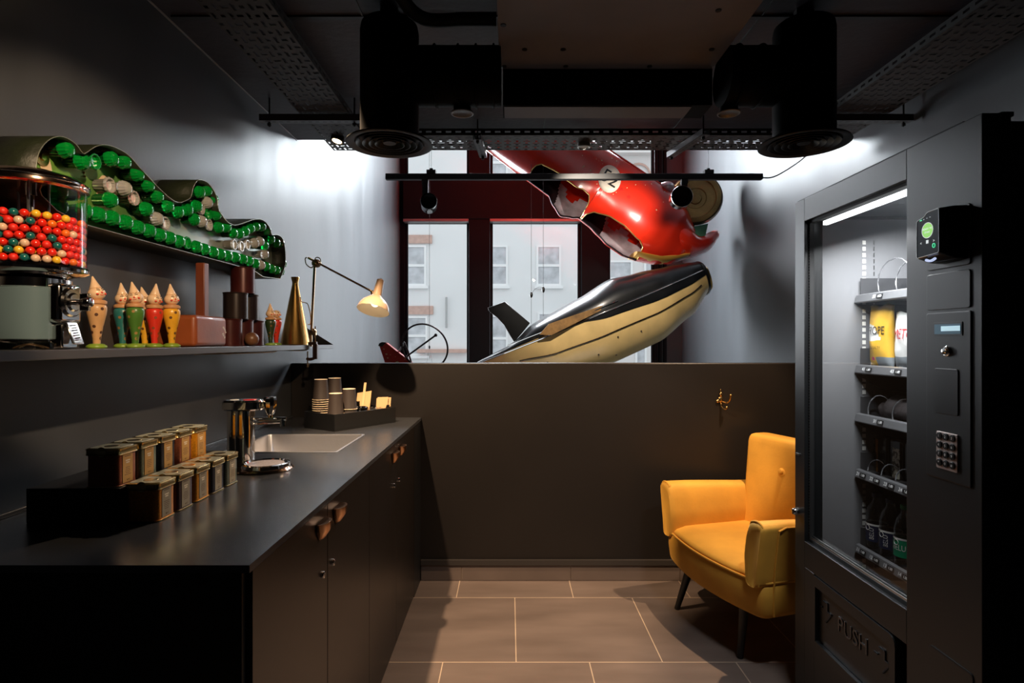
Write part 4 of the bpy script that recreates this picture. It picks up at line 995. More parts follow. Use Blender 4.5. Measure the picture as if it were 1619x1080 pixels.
MB().tube(ease([L(491.5, 535), L(491, 545), L(488, 551.5), L(480, 554), L(465, 554.2), L(440, 553.5), (-1.02, 2.5, ZS - .026), (-1.05, 2.3, ZS - .028), (-1.2, 2.2, ZS - .03)], 6), .0028, 8).build('power_cord', MATS['cream flex'], t)

# ================================================================= GUMBALL MACHINE
gx, gy = -1.098, 1.33
t = thing('gumball_machine', 'chrome and grey gumball machine with a round glass globe on the wall shelf', 'gumball machine', (gx, gy, ZS))
M0 = axis_mat((gx, gy, ZS), (0, 0, 1))
M_ggrey = mat('grey green enamel', rgb(92, 112, 118), .22, coat=.6)
MB().lathe([(.070, .0005), (.074, .002), (.074, .014), (.066, .018), (.066, .024)], M0, 40).build('foot', M_chrome, t)
def sq(r, z, q=.55): return [(gx + r*math.copysign(abs(math.cos(a))**q, math.cos(a)), gy + r*math.copysign(abs(math.sin(a))**q, math.sin(a)), ZS + z) for a in [2*math.pi*k/48 for k in range(48)]]
MB().loft([sq(.066, .022, .8), sq(.068, .024, .8), sq(.068, .138, .8), sq(.066, .140, .8)]).build('body', M_ggrey, t)
MB().loft([sq(.067, .139, .8), sq(.070, .141, .8), sq(.070, .160, .8), sq(.062, .164, .8)]).build('chrome_band', M_chrome, t)
MB().lathe([(.060, .162), (.070, .166), (.098, .172), (.1075, .178), (.1085, .184), (.105, .189), (.10, .190), (.001, .190)], M0, 56).build('globe_base', M_chrome, t)
gl = MB().lathe([(.1035, .190), (.1035, .366)], M0, 64, cap=False).build('glass_globe', glassy('globe glass', (.97, .98, .98, 1), 1.3), t)
lidm = MB().lathe([(.001, .366), (.09, .366), (.104, .366), (.1085, .369), (.109, .378), (.105, .386), (.09, .396), (.05, .408), (.02, .412), (.001, .413)], M0, 56).build('lid', mat('copper toned chrome', rgb(236, 200, 176), .12, 1.0), t)
MB().lathe([(.107, .376), (.1105, .378), (.1105, .381), (.107, .383)], M0, 56, cap=False).build('lid_rim', M_chrome, lidm)
MB().tube([(gx, gy, ZS + .19), (gx, gy, ZS + .366)], .0045, 10).build('centre_rod', M_steel, t)
for a in (1.0, 3.1, 5.2): MB().tube([(gx + .032*math.cos(a), gy + .032*math.sin(a), ZS + .19), (gx + .032*math.cos(a), gy + .032*math.sin(a), ZS + .366)], .003, 8).build('rod', M_steel, t)
MB().cyl((gx, gy, ZS + .352), .014, .014).build('rod_collar', M_chrome, t)
# coin mechanism on the room side
mx_ = gx + .062
MB().box(mx_, mx_ + .028, gy - .034, gy + .034, ZS + .06, ZS + .150).build('mechanism_housing', M_chrome, t, bevel=.008)
dsk = MB().lathe([(.001, .010), (.018, .010), (.022, .006), (.030, .006), (.034, .002), (.034, -.004)], axis_mat((mx_ + .028, gy, ZS + .108), (1, 0, 0)), 36).build('coin_dial', M_chrome, t)
MB().lathe([(.007, 0), (.006, .012), (.008, .016), (.013, .03), (.011, .038), (.001, .040)], axis_mat((mx_ + .036, gy, ZS + .108), (1, 0, 0)), 18).box(mx_ + .05, mx_ + .07, gy - .005, gy + .005, ZS + .088, ZS + .128).build('turn_handle', M_chrome, dsk, bevel=.002)
MB().box(mx_ - .002, mx_ + .026, gy - .024, gy + .024, ZS + .002, ZS + .058).build('chute', M_chrome, t, bevel=.004)
fl_ = MB(frame_mat((mx_ + .036, gy, ZS + .038), (0, 1, 0), (-.35, 0, 1))); fl_.box(-.017, .017, -.028, .026, -.003, .002)
fo = fl_.build('chute_flap', M_chrome, t, bevel=.003)
fe = MB(frame_mat((mx_ + .036, gy, ZS + .038), (0, 1, 0), (-.35, 0, 1)))
for k in range(7): fe.tube([(-.011 + .004*(k % 2), -.02 + .006*k, .0025), (.008, -.018 + .006*k, .0025)], .0012, 5)
fe.build('flap_relief', M_steel, fo)
# curl of dark leather-like strap at the foot
MB().tube(ease([(gx + .03, gy - .085, ZS + .004), (gx + .055, gy - .08, ZS + .012), (gx + .07, gy - .06, ZS + .008), (gx + .074, gy - .045, ZS + .003)], 6), .002, 6).build('foot_wire', M_lm, t)
# gumballs
rb = .0092; z0 = ZS + .190 + rb + .0005; gb = {}
cols = [('red', rgb(226, 40, 26), .43), ('orange', rgb(236, 110, 30), .13), ('yellow', rgb(236, 186, 50), .12), ('teal', rgb(20, 96, 92), .11), ('green', rgb(90, 176, 34), .09), ('cream', rgb(226, 190, 158), .12)]
random.seed(11)
def pick(a):
    u = random.random()
    if a > 4.55 and a < 5.15 and u < .55: return random.choice([3, 4, 4, 3, 2])
    acc = 0; u = random.random()
    for i, c in enumerate(cols):
        acc += c[2]
        if u < acc: return i
    return 0
count = 0; inner_b = MB()
def place(p, i):
    global count
    nm, c, _ = cols[i]
    if nm not in gb:
        me = MB().sphere((0, 0, 0), rb * .97, 16, 10).build('gumball', mat('gumball ' + nm, c, .22, coat=.5), loc=(0, 0, 0)); gb[nm] = me
        o = me
    else:
        o = gb[nm].copy(); COL.objects.link(o)
    o.location = p; o.rotation_euler = (random.random()*3, random.random()*3, 0)
    tag(o, 'glossy ' + nm + ' gumball among the mixed gumballs inside the glass globe', 'gumball', nm + ' gumballs in the globe'); count += 1
layer = rb * 1.73
for li in range(7):
    z = z0 + li * layer
    for ring, rad in enumerate((.0938, .0755, .057)):
        n_ = int(2*math.pi*rad / (2*rb*1.02))
        for k in range(n_):
            a = 2*math.pi*(k + .5*(li % 2)) / n_ + ring*.4
            x_, y_ = gx + rad*math.cos(a), gy + rad*math.sin(a)
            vis = (806 + F*x_/y_ > -8)
            aw = a % (2*math.pi)
            facing = math.cos(aw - R(-45)) > -.35
            if li == 6 and random.random() < .25: continue
            jz = random.uniform(-.0006, .0006) if li < 6 else random.uniform(-.001, .002)
            p = (x_ + random.uniform(-.0007, .0007), y_ + random.uniform(-.0007, .0007), z + jz)
            if vis and ((ring == 0 and facing) or (ring == 1 and facing and li in (5, 6)) or (ring == 1 and math.cos(aw - R(-45)) > .3) or (ring == 2 and li == 6)) and count < 298: place(p, pick(aw))
            elif ring > 0 or not facing: inner_b.use(mat('gumball ' + cols[pick(aw)][0], cols[0][1])); inner_b.sphere(p, rb*.97, 8, 6)
for ring, rad in enumerate((.030, .046)):
    for li in range(6):
        n_ = int(2*math.pi*rad/(2*rb*1.02))
        for k in range(n_):
            if ring == 0:
                a = 2*math.pi*k/n_
                if min(abs((a - q + math.pi) % (2*math.pi) - math.pi) for q in (1.0, 3.1, 5.2)) < .5: continue
            a = 2*math.pi*k/n_ ; inner_b.use(mat('gumball ' + cols[pick(a)][0], cols[0][1])); inner_b.sphere((gx + (rad + .004)*math.cos(a), gy + (rad+.004)*math.sin(a), z0 + li*layer), rb*.9, 8, 6)
ib = inner_b.build('gumball_filling', None, loc=(gx, gy, ZS + .19)); ib['kind'] = 'stuff'; tag(ib, 'mass of mixed coloured gumballs behind the outer ones in the globe', 'gumballs')

# ================================================================= GREEN BULB SIGN
XR_ = -1.078; XP = -1.143
def sgn(px, py, X=XR_): return PX(px, py, X)
top_px = [(58, 285), (57, 264), (62, 240), (75, 223), (90, 216), (105, 218), (120, 228), (131, 242), (137, 241), (149, 233), (162, 229), (178, 231.5), (196, 240), (209, 251), (220, 264), (236, 281), (253, 299), (271, 315), (283, 320), (294, 317), (302, 311), (306, 295), (314, 284.5), (327, 288), (336, 298), (343, 313), (345, 329), (351, 340), (360, 351), (371, 356), (384, 353), (398, 348), (411, 346.5), (420, 351), (427, 361), (430, 371), (438, 371), (446, 376), (450, 388), (451.5, 404), (451, 419), (447, 432), (443, 441)]
bot_px = [(416, 437.5), (400, 427), (350, 413.5), (300, 400), (240, 384), (180, 367.5), (131, 354), (90, 333), (66, 309)]
rim = [sgn(*p) for p in top_px]; rim = ease(rim, 3) + [sgn(*p) for p in bot_px]
t = thing('bulb_sign', 'wavy green fairground sign with ribbed green and clear bulb covers on the left wall', 'sign', (XP, 2.0, 1.6))
M_ret = mat('dark green return', rgb(24, 31, 15), .5, noise=(24, .3), bump=(40, .3))
def plate_mat():  # green stripes; bulb colour reflected in the plate is put into the tint
    m = mat('painted plate with reflected green', rgb(150, 165, 150), .3, .4, noise=(7, .12)); nt = m.node_tree; b = nt.nodes['Principled BSDF']
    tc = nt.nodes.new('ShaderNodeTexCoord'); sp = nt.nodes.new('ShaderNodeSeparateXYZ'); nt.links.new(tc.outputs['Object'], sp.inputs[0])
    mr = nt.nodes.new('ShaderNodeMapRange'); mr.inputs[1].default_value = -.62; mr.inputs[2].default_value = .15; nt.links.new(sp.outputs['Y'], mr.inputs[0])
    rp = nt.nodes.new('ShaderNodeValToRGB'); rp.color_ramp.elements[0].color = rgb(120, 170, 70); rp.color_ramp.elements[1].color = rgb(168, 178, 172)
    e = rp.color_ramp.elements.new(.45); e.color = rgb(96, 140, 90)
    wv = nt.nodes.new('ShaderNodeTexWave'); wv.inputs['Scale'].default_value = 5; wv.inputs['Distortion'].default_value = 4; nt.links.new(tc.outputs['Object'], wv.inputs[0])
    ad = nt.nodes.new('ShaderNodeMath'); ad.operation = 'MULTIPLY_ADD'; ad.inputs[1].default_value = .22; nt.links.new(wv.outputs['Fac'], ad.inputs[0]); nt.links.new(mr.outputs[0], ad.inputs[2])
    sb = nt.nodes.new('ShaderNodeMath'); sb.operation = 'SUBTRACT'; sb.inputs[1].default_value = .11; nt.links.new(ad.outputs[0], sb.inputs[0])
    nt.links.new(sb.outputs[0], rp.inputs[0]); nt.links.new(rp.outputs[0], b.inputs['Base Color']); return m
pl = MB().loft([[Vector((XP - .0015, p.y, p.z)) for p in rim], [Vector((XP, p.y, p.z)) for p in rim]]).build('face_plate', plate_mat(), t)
rt = MB(); N_ = len(rim)
for i in range(N_):
    a, b_ = rim[i], rim[(i+1) % N_]; rt.add([(XL + .003, a.y, a.z), (XL + .003, b_.y, b_.z), (XR_, b_.y, b_.z), (XR_, a.y, a.z)], [(0, 1, 2, 3)])
ro = rt.build('return_edge', M_ret, t, solid=.0015, angle=60); weld(ro)
MB().tube(rim, .0011, 6, closed=True).build('rim_edge', mat('bare metal rim', rgb(170, 176, 160), .35, .8), t)
q = sgn(69, 248, XP + .004); 
cp = MB(); pts = [(150, 440), (145, 350), (160, 285), (185, 258), (235, 262), (290, 320), (340, 400), (420, 480), (500, 560), (505, 585), (430, 540), (330, 450), (290, 440), (190, 470), (165, 465)]
cp.loft([[sgn(120 + x/4.497, 220 + y/4.497, XP + k) for x, y in pts] for k in (.0004, .0012)]); cp.build('cream_patch', mat('cream sign paint', rgb(222, 196, 160), .45), t)
pts = [(58, 255), (63, 244), (74, 246), (78, 262), (82, 285), (80, 305), (72, 300), (66, 280)]
cp = MB().loft([[sgn(x + 3, y, XP + k) for x, y in pts] for k in (.0004, .0012)]); cp.build('cream_patch', MATS['cream sign paint'], t)
sx_ = sgn(66, 248, XP + .002); MB().lathe([(.001, .006), (.008, .006), (.010, .002), (.022, .0015), (.023, 0)], axis_mat(sx_, (1, 0, 0)), 24).build('screw_cup', M_brass, t)
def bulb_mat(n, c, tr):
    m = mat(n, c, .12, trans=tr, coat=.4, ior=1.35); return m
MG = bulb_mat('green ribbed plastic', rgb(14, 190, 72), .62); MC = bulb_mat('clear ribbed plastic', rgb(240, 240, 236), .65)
MGd = bulb_mat('shaded green plastic side', rgb(6, 92, 38), .45); MCd = bulb_mat('shaded clear plastic side', rgb(150, 148, 140), .5)  # same plastic as the domes, darkened for shade inside the covers
z1 = [(290, 98, 0), (360, 150, 0), (420, 150, 1), (262, 340, 0)]
G2 = '265,140 355,160 450,250 525,328 590,407 665,478 735,518 803,502 870,478 853,570 890,376 942,366 988,430 962,532 1008,538 1025,628 1080,625 1127,668 1172,672 1212,655 1250,635 1288,622 1330,622 1366,650 1395,712 1433,738 1465,742 1350,757 75,510 175,538 275,562 368,592 455,628 535,652 610,682 680,703 745,727 812,738 870,765 928,783 988,803 1040,818 1090,830 1145,840 1197,853 1242,866 1285,885 1362,905 1402,922 1435,932 1465,940 1480,885 260,433 515,498'
C2 = '265,328 360,350 437,420 590,568 658,600 945,452 910,495 905,585 966,610 1142,750 1192,762 1235,752 1280,740 1318,728 1350,820 1325,895'
rings = {(812, 738), (962, 532), (265, 328), (437, 420), (658, 600), (910, 495), (966, 610), (1142, 750), (1192, 762), (1235, 752)}
bulbs = [(x/2.7, 200 + y/2.7, MG, bool(r_)) for x, y, r_ in z1]
for s_, m_ in ((G2, MG), (C2, MC)):
    for w_ in s_.split():
        x, y = map(float, w_.split(',')); bulbs.append((120 + x/4.497, 220 + y/4.497, m_, (x, y) in rings))
protos = {}
for px, py, m_, ring in bulbs:
    c = sgn(px, py, XP + .050); c.x = XP
    key = (m_.name, ring)
    if key in protos:
        o = protos[key].copy(); COL.objects.link(o); o.parent = t
    else:
        M1 = axis_mat((0, 0, 0), (1, 0, 0)); r = .0212
        prof = [(r*.96, .0345), (r*1.04, .037), (r*1.05, .041), (r*1.0, .044)]
        prof += [(r*.84, .044), (r*.70, .012)] if ring else [(r*.96, .049), (r*.82, .0555), (r*.58, .0600), (r*.27, .0625), (.0006, .0630)]
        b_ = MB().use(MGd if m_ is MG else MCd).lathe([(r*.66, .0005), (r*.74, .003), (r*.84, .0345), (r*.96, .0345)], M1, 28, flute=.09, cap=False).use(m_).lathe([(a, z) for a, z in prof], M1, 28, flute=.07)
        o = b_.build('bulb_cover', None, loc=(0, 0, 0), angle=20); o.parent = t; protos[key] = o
    o.location = c - WL[t.name]; 
    if m_ is MC: o['label'] = 'clear bulb cover'
sc_ = MB()
for px, py in ((133, 273), (134, 279), (441, 398), (250, 300)): sc_.sphere(sgn(px, py, XP + .002), .003, 8, 6)
sc_.build('plate_screws', M_brass, t)
# ================================================================= ARMCHAIR
M_vel = mat('mustard velvet', rgb(206, 152, 54), .75, noise=(7, .10), sheen=.5, bump=(90, .06))
M_pipe = mat('mustard piping', rgb(196, 142, 46), .8, sheen=.2)
M_leg = mat('black lacquered leg', rgb(18, 16, 15), .4)
CO = Vector((.905, 2.615, 0)); U = Vector((.963, .27, 0)).normalized(); V_ = Vector((-.27, .963, 0)).normalized()
def C(u, v, z): return CO + U*u + V_*v + Vector((0, 0, z))
t = thing('armchair', 'mustard yellow velvet armchair with black legs beside the vending machine', 'armchair', CO + U*.35)
def plan(ins, z, bow=.055, n=10):
    f_ = []
    for k in range(n + 1):
        v = -.35 + .70*k/n; f_.append((-bow*(1 - (v/.35)**2), v))
    pts = [(.60, -.30), (.60, .30)]
    poly = [(u, v) for u, v in f_] + [(.60, .33), (.60, -.33)]
    out = []
    for u, v in round_poly(poly, [.03] + [.02]*(n-1) + [.03, .06, .06], 3):
        cu, cv = .28, 0; su = 1 - ins/.33; sv = 1 - ins/.35
        out.append(C(cu + (u-cu)*su, cv + (v-cv)*sv, z))
    return out
MB().loft([plan(.03, .215), plan(.006, .222), plan(0, .24), plan(-.006, .30), plan(-.004, .345), plan(.004, .362)]).build('seat_base', M_vel, t, angle=60)
st = MB().loft([plan(.012, .352), plan(.004, .366), plan(.006, .376), plan(.02, .387), plan(.06, .398), plan(.14, .405), plan(.25, .408)]).build('seat_cushion', M_vel, t, angle=70)
MB().tube(plan(-.002, .364), .0055, 8, closed=True).build('piping', M_pipe, st)
def arm(sg):
    a = MB(); loops = []
    # section in (v,z): inner side near the seat, outer side flares out
    def sec(u, k, top, ins=0.0):
        iv, ov = .278 + ins, .344 - ins
        zb, ov = .345, ov + .006
        pts = [(iv, zb), (ov, zb), (ov + .008, .42), (ov + .028, top - .05), (ov + .032, top - .012), (ov + .012, top + .004 - ins), (iv + .022, top - .004 - ins), (iv + .004, top - .06), (iv - .008, .46)]
        return [C(u, sg*v, z) for v, z in round_poly(pts, .022, 3)]
    us = [(-.018, 0, .585, .022), (-.030, 0, .596, .008), (-.024, 0, .603, 0), (0, 0, .606, 0), (.10, 0, .603, 0), (.22, 0, .596, 0), (.34, 0, .588, 0), (.46, 0, .580, 0), (.56, 0, .575, 0), (.62, 0, .57, .01)]
    us[0], us[1] = (-.030, 0, .590, .018), (-.034, 0, .598, .008)
    for u, k, tp, ins in us: loops.append(sec(u, k, tp, ins))
    if sg > 0: pass
    a.loft(loops); o = a.build('armrest', M_vel, t, angle=60)
    # piping round the outer front edge
    pts = [(.346, .345), (.352, .42), (.370, .55), (.376, .592), (.36, .606), (.34, .610), (.30, .600)]
    MB().tube([C(-.022, sg*v, z) for v, z in round_poly(pts, .02, 3)], .005, 8).build('piping', M_pipe, o)
    MB().tube([C(.045, sg*v, z) for v, z in [(.354, .232), (.354, .35), (.364, .44), (.380, .55), (.383, .578)]] + [C(.08, sg*.380, .588), C(.3, sg*.380, .58), C(.56, sg*.380, .57)], .0045, 8).build('piping', M_pipe, o)
arm(1); arm(-1)
bk = MB(); loops = []
for z, w_, th, ins in ((.30, .285, .13, .0), (.42, .296, .13, 0), (.52, .304, .125, 0), (.62, .312, .12, 0), (.72, .320, .11, 0), (.80, .328, .10, 0), (.822, .328, .09, .004), (.833, .324, .078, .01), (.839, .314, .05, .02)):
    u0 = .425 + (z - .38)*.10
    pts = [(u0 + (.13-th)*.5, -w_), (u0 + (.13-th)*.5 - .012, 0), (u0 + (.13-th)*.5, w_), (u0 + .13 - (.13-th)*.5, w_), (u0 + .145 - (.13-th)*.5, 0), (u0 + .13 - (.13-th)*.5, -w_)]
    wing = .035
    pts = [(pts[0][0] - wing, pts[0][1]), pts[1], (pts[2][0] - wing, pts[2][1]), pts[3], pts[4], pts[5]]
    loops.append([C(u, v, z) for u, v in round_poly(pts, [.03, .12, .03, .03, .12, .03], 5)])
bo = bk.loft(loops).build('backrest', M_vel, t, angle=70)
for v in (.07,-.10):
    q = C(.425 + (.69-.38)*.10 - .012, v, .69)
    MB().lathe([(.001, .012), (.011, .010), (.0155, .004), (.0155, .001), (.026, -.004)], axis_mat(q, -U + Vector((0, 0, .3))), 20).build('button', M_pipe, bo)
for (u, v, du, dv) in ((.045, .215, -.058, .038), (.022, -.209, -.022, .002), (.50, .22, .06, .05), (.50, -.22, .06, -.05)):
    MB().tube([C(u, v, .235), C(u + du, v + dv, .0)], [.021, .0125], 16).build('leg', M_leg, t)
# ================================================================= WALL HOOK
t = thing('wall_hook', 'small ornate brass hook fixed to the dark low wall above the armchair', 'hook', (1.165, 3.19, 1.0))
M_hook = mat('old brass', rgb(206, 168, 110), .25, 1.0)
hk = MB(); X, Y, Z = 1.165, 3.196, 1.0
hk.sphere((X, Y, Z), (.014, .008, .020), 14, 10).sphere((X, Y - .002, Z + .028), (.010, .007, .013), 12, 8).sphere((X - .001, Y, Z + .046), (.004, .004, .012), 10, 8).sphere((X - .016, Y, Z - .010), (.010, .006, .010), 10, 8).sphere((X + .004, Y, Z - .03), (.007, .006, .014), 10, 8)
hk.build('back_rose', M_hook, t)
MB().tube(ease([(X + .006, Y - .004, Z - .012), (X + .018, Y - .03, Z - .016), (X + .03, Y - .045, Z - .002), (X + .034, Y - .05, Z + .022)], 6), [.005]*19, 10).sphere((X + .035, Y - .051, Z + .028), .0072, 12, 8).build('upper_prong', M_hook, t)
MB().tube(ease([(X + .003, Y - .004, Z - .035), (X + .008, Y - .018, Z - .05), (X + .016, Y - .03, Z - .050), (X + .020, Y - .034, Z - .042)], 6), .004, 10).sphere((X + .020, Y - .034, Z - .040), .006, 12, 8).build('lower_prong', M_hook, t)

# ================================================================= VENDING MACHINE
XV = 1.053; VY0, VY1, VZ = 1.29, 2.136, 1.83
M_vm = mat('satin black powder coat', rgb(18, 19, 20), .42, noise=(3, .06))
M_vin = mat('grey machine lining', rgb(118, 118, 120), .5)
M_line = mat('dark edge', rgb(60, 60, 62), .3)
t = thing('vending_machine', 'tall black snack vending machine with a lit glass front at the right', 'vending machine', (1.46, 1.71, 0))
XB = 1.86; GY0, GY1, GZ0, GZ1 = 1.536, 2.068, .607, 1.750
c = MB()
c.box(XV + .065, XB, VY1 - .045, VY1 - .004, .06, VZ - .02).box(XV + .065, XB, VY0 + .012, VY0 + .04, .06, VZ - .02)
c.box(XV + .065, XB, VY0 + .04, VY1 - .045, VZ - .06, VZ - .02).box(XV + .065, XB, VY0 + .04, VY1 - .045, .06, .10).box(XB - .03, XB, VY0 + .04, VY1 - .045, .10, VZ - .06)
c.build('cabinet', M_vm, t, bevel=.003)
MB().box(XV + .1, XB - .02, VY0 + .03, VY1 - .03, .001, .06).build('plinth', M_black, t)
MB().box(XV + .07, XB - .05, VY1 - .047, VY1 - .0452, .12, VZ - .07).build('side_lining', M_vin, t)
MB().box(XB - .034, XB - .031, VY0 + .05, VY1 - .05, .12, VZ - .07).build('rear_lining', mat('dark lining', rgb(70, 70, 72), .5), t)
MB().box(XV + .07, XB - .05, 1.494, 1.498, .12, VZ - .07).build('inner_partition', M_bm, t)
MB().box(XV + .07, XB - .05, 1.5, VY1 - .05, .40, .404).build('drop_tray', mat('reddish brown tray', rgb(92, 54, 44), .35), t)
# door: frame round the glass
d = MB(); e = .065
d.box(XV, XV + e, GY1, VY1, .04, VZ).box(XV, XV + e, GY0, GY1, GZ1, VZ).box(XV, XV + e, VY0, GY0, .04, VZ).box(XV, XV + e, GY0, GY1, .515, GZ0)
d.box(XV, XV + e, 2.003, GY1, .04, .515).box(XV, XV + e, GY0, 2.003, .04, .27)
d.box(XV + .03, XV + e, GY0, 2.003, .27, .515)
door = d.build('door', M_vm, t, bevel=.0015)
MB().box(XV + .03, XV + .034, GY0 - .004, GY1 + .004, GZ0 - .004, GZ1 + .004).build('glass', glassy('machine glass', (.96, .97, .97, 1), 1.0), door)
gk = MB(); 
for a in ((GY0, GY0+.010, GZ0, GZ1), (GY1-.010, GY1, GZ0, GZ1), (GY0+.01, GY1-.01, GZ0, GZ0+.012), (GY0+.01, GY1-.01, GZ1-.010, GZ1)): gk.box(XV + .014, XV + .0295, *a)
gk.build('glass_seal', M_rubber, door)
tr_ = MB()
for k in range(110):
    z = GZ0 + .03 + k*.01
    if z < GZ1 - .02: tr_.box(XV + .0132, XV + .014, GY1 - .007, GY1 - .004, z, z + .004)
tr_.build('perforated_bead', M_steel, door)
MB().box(XV + .016, XV + .020, GY0 + .01, GY1 - .01, GZ0 + .012, GZ0 + .018).box(XV + .024, XV + .028, GY0 + .01, GY1 - .01, GZ0 + .012, GZ0 + .022).build('bottom_rail', M_steel, door)
# delivery flap
oy0, oy1, oz0, oz1 = 1.577, 2.003, .255, .512
fr = MB()
outer = [(XV - .004, y, z) for y, z in round_poly([(oy0, oz0), (oy1, oz0), (oy1, oz1), (oy0, oz1)], [.03, .01, .01, .03], 4)]
innr = [(XV - .004, y, z) for y, z in round_poly([(1.602, .290), (1.990, .290), (1.990, .477), (1.602, .477)], [.002]*4, 4)]
n_ = len(outer); o2 = [(XV + .02, p[1], p[2]) for p in outer]; i2 = [(XV + .022, p[1], p[2]) for p in innr]
fr.loft([o2, outer, innr, i2], False, False); fr.build('flap_frame', M_vm, door)
fp_ = MB().box(XV + .010, XV + .016, 1.603, 1.989, .291, .476).build('delivery_flap', M_vm, door, bevel=.001)
Mt = frame_mat((XV + .0098, 1.795, .4065), (0, -1, 0), (0, 0, 1))
# frame_mat z = x cross y : (0,-1,0)x(0,0,1) = (-1,0,0) faces the room
MB().text('PUSH', Mt, .068, .0022, sx=.98).build('embossed_push', mat('embossed black', rgb(46, 46, 48), .25), fp_)
def arrow(o):
    A = MB(); x = XV + .008
    for a, b_ in (((1.980, .419), (1.963, .419)), ((1.958, .443), (1.933, .443)), ((1.933, .443), (1.933, .417)), ((1.933, .417), (1.909, .417)), ((1.909, .417), (1.9425, .377))):
        A.tube([(x, a[0] + o, a[1]), (x, b_[0] + o, b_[1])], .0024, 6)
    A.build('embossed_arrow', MATS['embossed black'], fp_)
arrow(0); arrow(-.296)
# control panels
def vplate(nm, y0, y1, z0, z1, r=.008, h=.0025, m_=None, x=XV):
    q = round_poly([(y0, z0), (y1, z0), (y1, z1), (y0, z1)], r, 4)
    return MB().loft([[(x + .0, a, b_) for a, b_ in q], [(x - h, a, b_) for a, b_ in q], [(x - h - .0006, (a-(y0+y1)/2)*.985+(y0+y1)/2, (b_-(z0+z1)/2)*.985+(z0+z1)/2) for a, b_ in q]]).build(nm, m_ or M_vm, door, flat=True)
vplate('reader_plate', 1.32, 1.458, 1.497, 1.637); vplate('blank_plate', 1.32, 1.458, 1.398, 1.486)
pan = vplate('control_plate', 1.318, 1.458, .985, 1.391, .006, .003)
xd = XV - .0036
vplate('display_frame', 1.341, 1.4316, 1.334, 1.366, .001, .001, M_black, xd)
MB().box(xd - .0022, xd - .0012, 1.345, 1.4276, 1.338, 1.362).build('display', mat('blue grey display', rgb(70, 96, 112), .2, emit=((.30, .5, .62, 1), .10)), door)
MB().box(xd - .0028, xd - .0022, 1.346, 1.405, 1.345, 1.357).build('display_text', mat('pale lit text', rgb(170, 215, 230), .3, emit=((.62, .85, .95, 1), .55)), door)
MB().lathe([(.0125, 0), (.0125, .004), (.0105, .006), (.009, .004), (.008, .009), (.001, .010)], axis_mat((xd, 1.3875, 1.2966), (-1, 0, 0)), 24).build('coin_button', M_chrome, door)
vplate('coin_slot_panel', 1.353, 1.427, 1.145, 1.2545, .006, .0016, M_black, xd)
kp = vplate('keypad', 1.353, 1.4195, 1.012, 1.1013, .004, .003, mat('keypad metal', rgb(196, 178, 172), .4, .5), xd)
for i in range(3):
    for j in range(4):
        y_, z_ = 1.4075 - .0205*i, 1.091 - .0215*j
        MB().lathe([(.0088, 0), (.0088, .002), (.0074, .0032), (.001, .0034)], axis_mat((xd - .0036, y_, z_), (-1, 0, 0)), 18).build('key', M_black, kp)
        MB().text([['1', '4', '7', '*'], ['2', '5', '8', '0'], ['3', '6', '9', '#']][i][j], frame_mat((xd - .0071, y_, z_), (0, -1, 0), (0, 0, 1)), .009, .0001).build('key_symbol', M_white, kp)
vplate('coin_return_door', 1.313, 1.452, .08, .563, .012, .002)
# card reader
rd = MB(); xr = .985
sec = lambda x, dz=0, dy=0: [(x, y, z) for y, z in round_poly([(1.326 + dy, 1.522 + dz), (1.402 - dy, 1.518 + dz), (1.402 - dy, 1.612 - dz*.5), (1.375, 1.617 - dz*.5), (1.366, 1.626 - dz*.5), (1.326 + dy, 1.628 - dz*.5)], .005, 3)]
rd.loft([sec(XV - .003, -.012, -.0), sec(1.02, -.01), sec(xr + .004, 0), sec(xr, .003, .002)])
ro = rd.build('card_reader', M_blackg, door)
MB().tube([(p[0] - .0004, p[1], p[2]) for p in sec(xr, .003, .002)], .0009, 6, closed=True).build('reader_edge', M_steel, ro)
Mr = frame_mat((xr - .0004, 1.364, 1.582), (0, -1, 0), (0, 0, 1))
scr = MB(Mr).lathe([(.001, .0006), (.0175, .0006), (.0176, 0)], None, 32).build('screen_disc', mat('lit green disc', rgb(120, 200, 70), .4, emit=((.32, .72, .14, 1), .75)), ro)
M_li = mat('lit pale symbols', rgb(235, 240, 240), .4, emit=((.85, .9, .9, 1), .7)); M_lg = mat('lit green symbols', rgb(40, 210, 120), .4, emit=((.1, .8, .4, 1), .8))
MB().lathe([(.0172, .0006), (.0184, .0009), (.0184, .0003)], Mr, 32, cap=False).text('READY TO', Mr @ Matrix.Translation((0, .0035, .0008)), .0066, .0001).text('START', Mr @ Matrix.Translation((0, -.0045, .0008)), .0066, .0001).build('screen_text', M_li, ro)
MB().text('<', Mr @ Matrix.Translation((-.021, -.028, .0008)), .010, .0001).text('>', Mr @ Matrix.Translation((.021, -.028, .0008)), .010, .0001).add([Mr @ Vector(p) for p in ((-.004, -.031, .0008), (.004, -.031, .0008), (.004, -.023, .0008), (-.004, -.023, .0008))], [(0, 1, 2, 3)]).build('touch_symbols', M_li, ro, flat=True)
MB().tube([Mr @ Vector((.021 + .0038*math.cos(a), -.039 + .0048*math.sin(a), .0008)) for a in [2*math.pi*k/14 for k in range(14)]], .0011, 5, closed=True).box(xr - .0012, xr - .0006, 1.382, 1.389, 1.608, 1.6105).build('green_symbols', M_lg, ro)
for k in range(3): MB().box(xr - .0012, xr - .0006, 1.373 - .01*k, 1.377 - .01*k, 1.609 + .001*k, 1.6105 + .001*k).build('status_mark', M_steel, ro)
MB().tube([(xr + .004, 1.345 + .03*k/8, 1.5135 - .004*math.sin(math.pi*k/8)) for k in range(9)], .003, 6).build('lower_light', mat('pale blue light', rgb(190, 205, 240), .3, emit=((.6, .7, 1, 1), .8)), ro)
